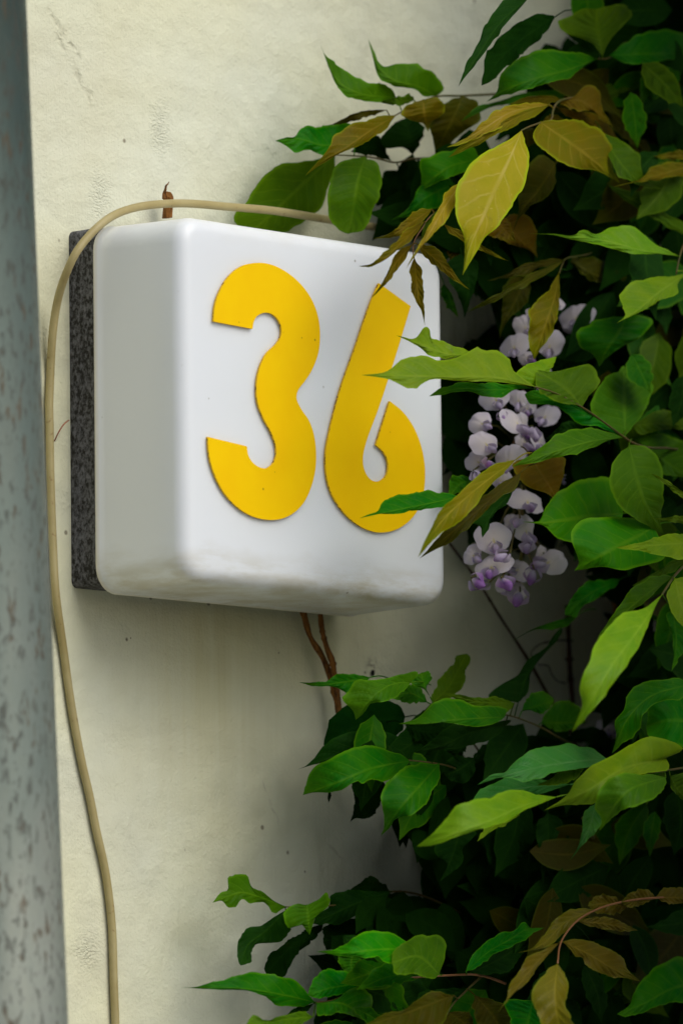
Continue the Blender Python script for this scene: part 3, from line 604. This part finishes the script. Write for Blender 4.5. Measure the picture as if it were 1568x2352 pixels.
# ------------------------------------------------------------------ wisteria
ORG = {'A': (529, 0, .3375), 'B': (1039, 0, .3375), 'C': (1039, 470, .3375), 'D': (1039, 941, .3375), 'E': (647, 1411, .3375), 'F': (1039, 1411, .3375),
       'G': (412, 1823, .375), 'H': (980, 1823, .375), 'I': (529, 412, .3375), 'J': (529, 941, .3375), 'K': (823, 529, .225), 'X': (0, 0, 1)}
root = at(1500, 1600, .05); root = Vector((root.x, -.05, root.z))
wist = empty('wisteria', root)
tag(wist, 'green wisteria with bronze young leaves and pale lilac flowers climbing the wall at the right', 'climbing plant')

SHOOTS = [  # rachis polylines: (u, v, depth)..., radius in photo px, material
 ([(1140, 215, .06), (1058, 219, .06), (1001, 221, .06), (934, 250, .06), (900, 268, .07), (862, 284, .07)], 2.6, M_stalk),
 ([(1090, 352, .05), (1020, 361, .045), (947, 364, .04), (900, 372, .045), (866, 363, .04), (810, 357, .045), (772, 355, .045)], 2.6, M_stalk),
 ([(1460, 60, .11), (1440, 90, .12), (1413, 118, .13), (1392, 134, .14), (1372, 134, .14)], 3.2, M_stalk),
 ([(1360, 245, .12), (1326, 223, .15), (1300, 226, .155), (1282, 233, .16), (1270, 250, .165), (1267, 272, .17), (1241, 281, .18), (1215, 290, .19), (1197, 299, .20)], 2.8, M_stalk),
 ([(1060, 470, .10), (1010, 485, .13), (985, 500, .15), (967, 527, .16), (954, 547, .16), (949, 561, .16), (949, 592, .16)], 2.0, M_rstalk),
 ([(1440, 545, .08), (1376, 566, .10), (1356, 581, .11), (1325, 588, .12), (1302, 592, .12), (1294, 600, .125), (1284, 627, .135)], 2.2, M_stalk),
 ([(1600, 540, .15), (1572, 558, .18), (1560, 590, .19), (1552, 630, .19)], 2.8, M_stalk),
 ([(1640, 1040, .13), (1540, 1030, .16), (1443, 1012, .19), (1431, 1003, .19), (1336, 935, .20), (1280, 905, .20), (1228, 888, .21)], 3.0, M_stalk),
 ([(1680, 1240, .2), (1568, 1302, .26), (1549, 1322, .27), (1530, 1350, .29), (1520, 1366, .31)], 3.6, M_stalk),
 ([(1340, 1720, .06), (1289, 1698, .09), (1235, 1668, .11), (1187, 1649, .12), (1150, 1640, .13)], 2.8, M_stalk),
 ([(1150, 1830, .05), (1127, 1769, .06), (1089, 1711, .08), (1075, 1690, .09)], 3.2, M_stalk),
 ([(1130, 1790, .06), (1060, 1772, .09), (1008, 1755, .115), (941, 1747, .11), (870, 1747, .11)], 2.2, M_stalk),
 ([(1700, 1760, .15), (1590, 1762, .22), (1538, 1769, .25), (1500, 1775, .27)], 3.2, M_stalk),
 ([(1080, 2110, .05), (1000, 2070, .055), (963, 2056, .05), (896, 2049, .055), (830, 2072, .06), (740, 2082, .06), (655, 2084, .06)], 2.4, M_stalk),
 ([(1160, 2260, .11), (1110, 2243, .13), (1055, 2240, .15), (880, 2255, .13), (828, 2269, .12), (760, 2300, .11), (725, 2303, .10)], 2.6, M_rstalk),
 ([(1700, 2080, .2), (1598, 2066, .23), (1505, 2063, .24), (1430, 2072, .24), (1374, 2088, .24), (1320, 2120, .245), (1290, 2160, .25), (1280, 2214, .27)], 2.8, M_rstalk),
 ([(1110, 2240, .12), (1070, 2277, .14), (1029, 2325, .15), (1010, 2380, .15)], 2.6, M_stalk),
]
shoots = []; shp = []
for pts, r_, m_ in SHOOTS:
    P = spline([tuple(at(*q)) for q in pts], 36)
    o = tube('leafy_shoot', P, [r_*PX*(1.25-.6*i/35) for i in range(36)], m_, wist, 7)
    shoots.append(o); shp.append(spline(pts, 40))

def leaf_geo(mid, L, Rr, dfun, nu=38, nv=7, seed=0, nvein=9, amp=1.0):
    """blade between a midrib and two traced margins; dfun(u_img, v_img, t, a, side) gives its real distance from the wall"""
    rs = np.random.RandomState(seed)
    M = spline(mid, nu)
    EL = spline([mid[0]]+L+[mid[-1]], nu); ER = spline([mid[0]]+Rr+[mid[-1]], nu)
    if nu > 20:                                       # small irregular bites and waves along the margins
        for E_ in (EL, ER):
            kx_ = np.linspace(0, 1, 15); w1 = np.interp(np.linspace(0, 1, nu), kx_, rs.randn(15)*2.2); w2 = rs.randn(nu)*.7
            hw = np.linalg.norm(E_-M, axis=1)[:, None]; dirn = (E_-M)/np.maximum(hw, 1e-6)
            E_ += dirn*((w1+w2)[:, None]*np.clip(hw/14, 0, 1))
    V = []; UV = []; idx = {}
    js = list(range(-nv, nv+1))
    for i in range(nu):
        t = i/(nu-1)
        for j in js:
            a = abs(j)/nv; E_ = EL if j < 0 else ER
            q = M[i]*(1-a)+E_[i]*a
            d = dfun(q[0], q[1], t, a, -1 if j < 0 else 1, np.linalg.norm(E_[i]-M[i]))
            ph = (t-.20*a)*nvein
            pl = (abs(math.sin(math.pi*ph))-.6)*.0022*math.sin(math.pi*min(a*1.05, 1))*math.sin(math.pi*t)**.5
            V.append(at(q[0], q[1], max(.003, d+pl*amp))); UV.append((t, .5+.5*j/nv))
    n = len(js)
    Fc = [(i*n+j, i*n+j+1, (i+1)*n+j+1, (i+1)*n+j) for i in range(nu-1) for j in range(n-1)]
    return V, Fc, UV

def parse(c, s):
    ox, oy, k = ORG[c]
    return [(ox+float(a)*k, oy+float(b)*k) for a, b in (t.split(',') for t in s.split())]
items = []
for line_ in LEAVES.strip().splitlines():
    h_, mid, L, Rr = line_.split('|'); c_, kd, z_, dz = h_.split()
    mid, L, Rr = parse(c_, mid), parse(c_, L), parse(c_, Rr)
    poly = [mid[0]]+L+[mid[-1]]+Rr[::-1]
    area = abs(sum(poly[i-1][0]*poly[i][1]-poly[i][0]*poly[i-1][1] for i in range(len(poly))))/2
    # part inside the picture only
    cx = sum(q[0] for q in poly)/len(poly); cy = sum(q[1] for q in poly)/len(poly)
    vis = area*(1 if cx < 1568 and cy < 2352 else .3)*(1 if kd not in 'dk' else .45)
    items.append((vis, kd, float(z_), float(dz), mid, L, Rr))
order = sorted(range(len(items)), key=lambda i: -items[i][0]); keep = set(order[:100])
rest = {}
def add_geo(store, kd, V, Fc, UV):
    s = store.setdefault(kd, [[], [], []]); o = len(s[0]); s[0] += V; s[2] += UV; s[1] += [tuple(i+o for i in f_) for f_ in Fc]
for n_, (vis, kd, z_, dz, mid, L, Rr) in enumerate(items):
    rs = random.Random(n_*13+5)
    k = KTILT[kd]*rs.uniform(.7, 1.25); kx = rs.uniform(-.3, .15); fold = rs.uniform(-.25, .10); cup = rs.uniform(-.10, .14)
    if z_ < .1: k *= .4; kx *= .6
    u0, v0 = mid[0]; ln = math.dist(mid[0], mid[-1])*PX; droop = dz*.6+rs.uniform(-.004, .008)
    wv = rs.uniform(0, 6); wn = rs.uniform(2.2, 3.6)
    def dfun(u, v, t, a, s, hw, k=k, kx=kx, fold=fold, cup=cup, droop=droop, z_=z_, u0=u0, v0=v0, wv=wv, wn=wn, dz=dz):
        w_ = hw*PX
        return z_ + k*(v-v0)*PX + kx*(u-u0)*PX + droop*math.sin(math.pi*t)*.7 - droop*t*t + fold*a*w_ + cup*a*a*w_*s \
            + .0022*a*a*math.sin(wv+wn*2*math.pi*t+s)*math.sin(math.pi*t)
    V, Fc, UV = leaf_geo(mid, L, Rr, dfun, seed=n_)
    # petiole up to the closest shoot
    best = None
    for si, sp2 in enumerate(shp):
        dd = np.hypot(sp2[:, 0]-u0, sp2[:, 1]-v0); j = int(dd.argmin())
        if best is None or dd[j] < best[0]: best = (dd[j], si, j)
    par = shoots[best[1]]
    d0 = dfun(u0, v0, 0, 0, 1, 0)
    if best[0] < 60:
        q = shp[best[1]][best[2]]
        pts = [tuple(at(q[0], q[1], q[2])), tuple(at((q[0]+u0)/2, (q[1]+v0)/2-best[0]*.05, (q[2]+d0)/2)), tuple(at(u0, v0, d0))]
    else:
        d1 = mid[1]; ux, uy = u0-d1[0], v0-d1[1]; l_ = math.hypot(ux, uy); ux, uy = ux/l_, uy/l_
        pts = [tuple(at(u0+ux*45, v0+uy*45+10, max(.01, d0-.03))), tuple(at(u0+ux*20, v0+uy*20, max(.01, d0-.008))), tuple(at(u0, v0, d0))]
    pv, pf = tube_data(spline(pts, 7), 1.6*PX, 5, len(V))
    puv = [(0.02, .5)]*len(pv)
    V += pv; Fc += pf; UV += puv
    if n_ in keep: mesh('leaflet', V, Fc, LM[kd], par, uvs=UV)
    else: add_geo(rest, kd, V, Fc, UV)

# the uncountable mass of leaves behind, and unseen leaves added above and to the right for shade
POLYS = [([(1640, -250), (1400, -250), (1380, 20), (1330, 110), (1290, 150), (1230, 200), (1190, 260), (1130, 345), (1050, 350), (1000, 400), (930, 420), (915, 500), (1000, 545), (1060, 600), (1120, 640), (1150, 740), (1230, 800), (1290, 900),
           (1310, 1050), (1320, 1230), (1400, 1330), (1430, 1420), (1420, 1560), (1400, 1700), (1250, 1700), (1150, 1750), (1000, 1800), (860, 1860), (900, 1890), (960, 1960), (1010, 2060), (970, 2100), (840, 2100), (740, 2200), (760, 2300), (700, 2600), (1640, 2600)], .012, .085, 1350),
         ([(1060, 830), (1300, 830), (1290, 1200), (1200, 1240), (1090, 1200), (1050, 1050)], .005, .02, 150),
         ([(1250, 560), (1640, 500), (1640, 2600), (1280, 2600), (1250, 1980), (1420, 1900), (1450, 1500), (1400, 1300), (1320, 1200), (1330, 800)], .05, .12, 480)]
def inside(P, x, y):
    c = False
    for i in range(len(P)):
        (x1, y1), (x2, y2) = P[i-1], P[i]
        if (y1 > y) != (y2 > y) and x < (x2-x1)*(y-y1)/(y2-y1)+x1: c = not c
    return c
rng = random.Random(11)
def rand_leaf(store, u, v, dep, kinds, nu=9, nv=3, s=1.0):
    ln = rng.uniform(90, 190)*s; a = math.radians(rng.gauss(105, 45)); wd = ln*rng.uniform(.17, .30)
    du, dv_ = math.cos(a), math.sin(a); bx, by = u-du*ln/2, v-dv_*ln/2
    cv = rng.uniform(-.12, .12)*ln
    def P(t, o): return (bx+du*ln*t-dv_*(o+cv*math.sin(math.pi*t)), by+dv_*ln*t+du*(o+cv*math.sin(math.pi*t)))
    mid = [P(0, 0), P(.5, 0), P(1, 0)]
    L = [P(.15, wd*.7), P(.4, wd), P(.65, wd*.8), P(.85, wd*.28)]; Rr = [P(.15, -wd*.7), P(.4, -wd), P(.65, -wd*.8), P(.85, -wd*.28)]
    k = rng.uniform(-.4, .5); kx = rng.uniform(-.5, .5); f_ = rng.uniform(-.3, .3)
    V, Fc, UV = leaf_geo(mid, L, Rr, lambda x, y, t, a_, s_, hw: dep+k*(y-v)*PX+kx*(x-u)*PX+f_*a_*hw*PX, nu, nv, amp=.6 if nu < 20 else 1, seed=rng.randrange(9999))
    add_geo(store, rng.choice(kinds), V, Fc, UV)
mass = {}
for P_, d0, d1, n_ in POLYS:
    xs = [q[0] for q in P_]; ys = [q[1] for q in P_]; c_ = 0
    while c_ < n_:
        u, v = rng.uniform(min(xs), max(xs)), rng.uniform(min(ys), max(ys))
        if not inside(P_, u, v): continue
        c_ += 1
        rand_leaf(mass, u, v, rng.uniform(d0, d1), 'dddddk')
RIGHT = [(1350, -40), (1640, -40), (1640, 2500), (1330, 2500), (1150, 2020), (1300, 1890), (1440, 1860), (1440, 1420), (1370, 1330), (1350, 900), (1370, 620), (1300, 330), (1250, 300)]
c_ = 0
while c_ < 90:
    u, v = rng.uniform(1150, 1640), rng.uniform(-40, 2450)
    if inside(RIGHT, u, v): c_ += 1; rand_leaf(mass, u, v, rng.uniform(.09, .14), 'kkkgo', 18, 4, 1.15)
LOW = [([(860, 1690), (1330, 1690), (1330, 1900), (1000, 1960), (900, 1850), (830, 1780)], 14, .07, .11, 'gkkg'), ([(780, 2170), (1568, 2250), (1600, 2480), (700, 2480)], 24, .08, .14, 'gkgm'),
       ([(1440, 180), (1600, 180), (1600, 2200), (1430, 1950), (1500, 1500), (1440, 1000)], 34, .13, .18, 'ggkm')]
for P_, n_, d0, d1, ks in LOW:
    c_ = 0
    while c_ < n_:
        u, v = rng.uniform(700, 1640), rng.uniform(100, 2480)
        if inside(P_, u, v): c_ += 1; rand_leaf(mass, u, v, rng.uniform(d0, d1), ks, 24, 5, 1.1)
# beyond the frame: unseen leaves added to the right and above, hanging out to shade the wall
for i in range(800):
    u = rng.uniform(1680, 2600); v = rng.uniform(-500, 3000)
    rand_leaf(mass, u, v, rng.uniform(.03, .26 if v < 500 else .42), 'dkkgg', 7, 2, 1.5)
for i in range(260):
    u = rng.uniform(1650, 2500); v = rng.uniform(-1000, -150)
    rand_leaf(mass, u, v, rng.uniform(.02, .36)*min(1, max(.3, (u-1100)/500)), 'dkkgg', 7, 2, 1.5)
def join(store, name, parent):
    V = []; Fc = []; UV = []; FM = []; ms = []
    for i, (kd, (a, b, c_)) in enumerate(sorted(store.items())):
        o = len(V); V += a; UV += c_; Fc += [tuple(j+o for j in f_) for f_ in b]; FM += [i]*len(b); ms.append(LM[kd])
    return mesh(name, V, Fc, ms, parent, uvs=UV, fmat=FM)
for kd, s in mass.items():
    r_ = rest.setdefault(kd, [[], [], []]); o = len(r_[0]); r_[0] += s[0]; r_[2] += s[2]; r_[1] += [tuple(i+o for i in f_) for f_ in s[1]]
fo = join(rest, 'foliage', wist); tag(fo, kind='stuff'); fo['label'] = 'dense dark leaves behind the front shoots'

# woody stems --------------------------------------------------------
def stem(pts, radii, m_, label, seed, k=9):
    P = spline([tuple(at(*q)) for q in pts], 60); rr = np.interp(np.linspace(0, 1, 60), np.linspace(0, 1, len(radii)), radii)*PX
    rs = np.random.RandomState(seed); rr = rr*(1+.10*np.interp(np.arange(60), np.arange(0, 60, 3), rs.randn(20)))
    for q in rs.randint(5, 55, 4): rr[q] *= 1.35
    o = tube('woody_stem', P, list(rr), m_, wist, k); o['label'] = label; return o
stem([(660, 1330, .012), (694, 1400, .012), (712, 1462, .012), (740, 1508, .013), (757, 1550, .013), (770, 1590, .014), (778, 1625, .015), (800, 1700, .02), (900, 1850, .03)], [7.5, 7.5, 7, 8.5, 9, 8, 8], M_bark, 'brown woody stem under the lamp', 1)
stem([(733, 1340, .016), (735, 1405, .017), (740, 1450, .018), (751, 1490, .020), (764, 1525, .020), (768, 1555, .018), (770, 1590, .014), (776, 1640, .012)], [7, 7, 6.5, 7, 7.5, 6], M_bark, 'brown woody stem twining round the other under the lamp', 2)
stem([(1020, 1230, .006), (1040, 1258, .006), (1100, 1340, .006), (1150, 1420, .007), (1215, 1520, .008), (1260, 1600, .01), (1320, 1700, .02)], [3, 3.2, 3.6, 4.2, 5], M_dbark, 'thin dark stem running diagonally down the wall', 3)
stem([(1302, 1390, .02), (1306, 1480, .014), (1308, 1530, .012), (1315, 1620, .012), (1320, 1720, .02)], [5, 6, 6, 7], M_dbark, 'dark upright stem against the wall', 4)
stem([(1400, 1330, .03), (1440, 1480, .05), (1462, 1530, .055), (1490, 1590, .05), (1530, 1700, .03)], [9, 9.5, 10, 9], M_bark, 'thick brown stem between the leaves', 5)
stem([(1221, 1512, .01), (1222, 1495, .02), (1240, 1480, .03), (1275, 1472, .03), (1315, 1472, .02)], [1.6, 1.8, 1.8], M_dbark, 'curled thin tendril on the wall', 6, 6)
stem([(1234, 1527, .01), (1258, 1530, .016), (1266, 1548, .014), (1280, 1565, .012), (1300, 1570, .01)], [1.5, 1.6, 1.5], M_dbark, 'small crooked tendril on the wall', 7, 6)
stem([(1560, 1990, .06), (1563, 1930, .1), (1575, 1850, .12)], [6, 6, 6], M_stalk, 'green stalk at the right edge', 8, 8)
stem([(1389, 2060, .08), (1382, 2000, .10), (1370, 1950, .12), (1350, 1900, .14), (1340, 1880, .15)], [5, 5, 5], M_stalk, 'green stalk in the dark gap', 9, 8)
stem([(965, 1555+530, .01), (1050, 2105, .02), (1110, 2165, .03)], [1.8, 1.8, 1.8], M_stalk, 'thin stalk crossing the dark leaves', 10, 6)
stem([(1600, -60, .05), (1460, 60, .09), (1500, 300, .06), (1470, 560, .06), (1520, 900, .06), (1500, 1200, .05), (1530, 1700, .05), (1580, 2500, .05)], [12, 10, 10, 12, 14], M_dbark, 'main dark stem hidden among the leaves', 11)

# flowers ------------------------------------------------------------
def petal_mat(name, c1, c2, cc):
    m = mat(name, rough=.6, spec=.2); g = G(m); uv = g.n('ShaderNodeUVMap'); s = g.n('ShaderNodeSeparateXYZ'); g.put(s.inputs[0], uv.outputs[0])
    p = g.pos(); n_ = g.noise(p, 70, 3, .6)
    c = g.mix(g.ramp(g.math('ADD', s.outputs[0], g.math('MULTIPLY', g.math('SUBTRACT', n_, .5), .5)), [(.25, 0), (.9, 1)]), c1, c2)
    c = g.mix(g.ramp(g.math('ADD', s.outputs[0], g.math('MULTIPLY', g.math('ABSOLUTE', g.math('SUBTRACT', s.outputs[1], .5)), 1.2)), [(.10, .9), (.30, 0)]), c, cc)
    g.base(c); g.put(g.b.inputs['Subsurface Weight'], .0)
    tr = g.n('ShaderNodeBsdfTranslucent'); g.put(tr.inputs[0], c); mx = g.n('ShaderNodeMixShader'); mx.inputs[0].default_value = .25
    g.t.links.new(g.b.outputs[0], mx.inputs[1]); g.t.links.new(tr.outputs[0], mx.inputs[2]); g.t.links.new(mx.outputs[0], g.t.nodes['Material Output'].inputs[0])
    return m
M_ban = petal_mat('pale_lilac_petal', (.72, .64, .66), (.64, .58, .68), (.62, .52, .12))
M_keel = petal_mat('purple_petal', (.56, .48, .66), (.26, .12, .38), (.56, .48, .56))
def flower_parts(rb, keel_len, seed, with_banner=True, purple=1):
    """banner petal facing -y with the keel hanging below, sizes in metres"""
    rs = random.Random(seed); V = []; Fc = []; UV = []; FM = []
    def grid(fn, nu, nv, m_, close=False):
        o = len(V)
        for i in range(nu):
            for j in range(nv): q, uv = fn(i/(nu-1), j/(nv-1)); V.append(Vector(q)); UV.append(uv)
        for i in range(nu-1):
            for j in range(nv-1): Fc.append((o+i*nv+j, o+i*nv+j+1, o+(i+1)*nv+j+1, o+(i+1)*nv+j)); FM.append(m_)
    if with_banner:
        asp = rs.uniform(.95, 1.22); wob = rs.uniform(0, 6)
        def ban(s, t):
            th = (t-.5)*2*math.pi*.97                       # fan from the claw near the bottom
            r_ = s*rb*(1-.10*math.exp(-(th/.22)**2))*(1+.05*math.sin(3*th+wob)+.03*math.sin(7*th+wob))
            x = math.sin(th)*r_*1.02*asp; z = math.cos(th)*r_
            y = -.10*rb*(1-abs(math.sin(th)))*s + .30*rb*(abs(x)/rb)**1.6 + .45*rb*max(0, z/rb)**2*s + .16*rb*math.exp(-(x/rb/.10)**2)*s + .05*rb*math.sin(5*th+wob)*s**3
            return (x, y, z+.42*rb*(s-.0)), (s, t)
        grid(ban, 9, 33, 0)
    def kee(s, t):                                           # curved boat-shaped keel and wings
        a = t*2*math.pi; w_ = math.sin(math.pi*min(.98, s*.90+.07))**.75
        rr = keel_len*.30*w_
        cx = 0; cy = -keel_len*(.34*math.sin(s*1.7)); cz = -keel_len*(.95*s-.18*s*s)-.02*keel_len
        return (cx+math.cos(a)*rr*.68, cy+math.sin(a)*rr, cz), (s*purple*.8+.06, .95)
    grid(kee, 9, 10, 1)
    for side in (-1, 1):
        def wing(s, t, side=side):
            w_ = math.sin(math.pi*min(.97, s*.85+.12))
            return (side*(.20+.14*math.sin(math.pi*s))*keel_len*w_+side*.05*keel_len, -keel_len*(.26*math.sin(s*1.6)+(t-.5)*.50*w_), -keel_len*.80*s+.12*keel_len), (s*.55*purple+.06, .95)
        grid(wing, 7, 6, 1)
    return V, Fc, UV, FM
CLUSTERS = [
 ('pale lilac flower cluster hanging beside the lamp', [(1330, 640, .04), (1310, 690, .05), (1270, 760, .055), (1210, 860, .06), (1190, 960, .06), (1175, 1060, .06), (1195, 1150, .06), (1200, 1260, .055), (1190, 1340, .05), (1195, 1385, .05)],
  [ # u, v, r px, rotation deg (0 = banner up), depth, keel px, purple
   (1322, 728, 36, 8, .075, 26, .4), (1262, 792, 33, -10, .08, 26, .5), (1180, 795, 30, 12, .075, 24, .4), (1205, 750, 24, 30, .06, 20, .4), (1345, 690, 24, -30, .05, 20, .3),
   (1137, 915, 32, 25, .07, 26, .6), (1190, 918, 20, -10, .075, 24, .6), (1187, 970, 39, 5, .095, 30, .7), (1252, 955, 30, -18, .08, 26, .6), (1104, 972, 26, 60, .08, 26, .5),
   (1115, 1018, 31, 30, .09, 26, .5), (1165, 1055, 36, 10, .10, 30, .7), (1096, 1060, 24, 55, .08, 26, .8), (1240, 1015, 28, -25, .085, 22, .5), (1150, 1100, 26, -12, .085, 24, .6),
   (1211, 1150, 38, -8, .095, 32, 1.0), (1299, 1108, 18, -80, .06, 24, .4), (1208, 1218, 33, 6, .085, 34, .9), (1133, 1238, 41, 8, .10, 34, 1.0),
   (1085, 1275, 22, 55, .085, 26, .6), (1128, 1300, 38, 12, .105, 38, 1.5), (1262, 1290, 34, -58, .085, 40, 1.1), (1190, 1308, 26, -60, .075, 22, .6)]),
 ('dim lilac flower cluster deep in the leaves', [(1440, 660, .04), (1435, 760, .045), (1400, 860, .04)],
  [(1427, 808, 27, -20, .06, 22, .5), (1400, 850, 24, 10, .05, 26, 1.2), (1385, 760, 22, 30, .05, 20, .5)]),
 ('faded pale blossoms low in the leaves', [(1500, 1420, .03), (1470, 1500, .04), (1430, 1600, .04), (1410, 1700, .03)],
  [(1484, 1489, 28, 20, .06, 20, .3), (1430, 1590, 27, -40, .06, 20, .3), (1395, 1618, 22, 80, .065, 18, .2), (1403, 1672, 28, 30, .06, 20, .3), (1445, 1540, 26, 0, .05, 20, .3), (1430, 1650, 26, -10, .055, 18, .3)]),
]
KEELS = [(1191, 1192, 22, 10, .105, 32, .8, 0), (1165, 1272, 20, -50, .12, 34, .9, 0), (1085, 1330, 20, 65, .10, 44, 2.2, 0), (1154, 1330, 20, 5, .12, 42, 2.0, 0), (1120, 1340, 20, -40, .09, 26, .5, 0),
         (1193, 1362, 20, -12, .085, 52, 1.3, 0), (1225, 985, 20, 0, .10, 30, .9, 0), (1225, 1310, 20, -20, .09, 44, 1.4, 0), (1213, 1250, 20, 12, .09, 38, .9, 0), (1150, 950, 20, 15, .085, 28, 1.2, 0), (1120, 1060, 20, -40, .11, 30, 1.5, 0), (1088, 1085, 18, 30, .09, 26, .9, 0)]
for ci, (lab, rach, fl) in enumerate(CLUSTERS):
    st = tube('flower_cluster', spline([tuple(at(*q)) for q in rach], 30), 2.2*PX, M_rstalk, wist, 6); st['label'] = lab
    rr_ = random.Random(ci+3)
    extra = [(np.interp(t_, np.linspace(0, 1, len(rach)), [q[0] for q in rach])+rr_.uniform(-62, 62), np.interp(t_, np.linspace(0, 1, len(rach)), [q[1] for q in rach]), rr_.uniform(17, 25), rr_.uniform(-70, 70), rr_.uniform(.055, .08), rr_.uniform(20, 30), rr_.uniform(.5, 1.6)) for t_ in np.linspace(.12, .93, 20 if ci == 0 else 4)]
    for i, q in enumerate(fl+(KEELS if ci == 0 else [])+extra):
        u, v, r_, rot, dep, kl, pu = q[:7]; wb = len(q) < 8; dep += .035*(ci == 0)
        V, Fc, UV, FM = flower_parts(r_*PX*1.06, kl*PX*1.3, ci*50+i, wb, pu)
        m3 = Matrix.Translation(at(float(u), float(v), dep)) @ Matrix.Rotation(YAW*-.75+random.uniform(-.75, .75), 4, 'Z') @ Matrix.Rotation(random.uniform(-.55, .25), 4, 'X') @ Matrix.Rotation(R(-rot), 4, 'Y') @ Matrix.Translation((0, 0, -.28*r_*PX if wb else 0))
        V = [m3 @ p_ for p_ in V]
        # pedicel back to the rachis
        o = len(V); c0 = m3 @ Vector((0, r_*PX*.25, .3*r_*PX)); rp = spline([tuple(at(*k_)) for k_ in rach], 30); j = int(np.linalg.norm(rp-np.array(c0), axis=1).argmin())
        tv, tf = tube_data([c0, (c0+Vector(rp[max(0, j-1)]))/2+Vector((0, 0, .004)), Vector(rp[max(0, j-1)])], .0007, 5, o)
        V += tv; UV += [(.6, .5)]*len(tv); Fc += tf; FM += [2]*len(tf)
        mesh('flower', V, Fc, [M_ban, M_keel, M_stalk], st, uvs=UV, fmat=FM)
bpy.context.view_layer.update()
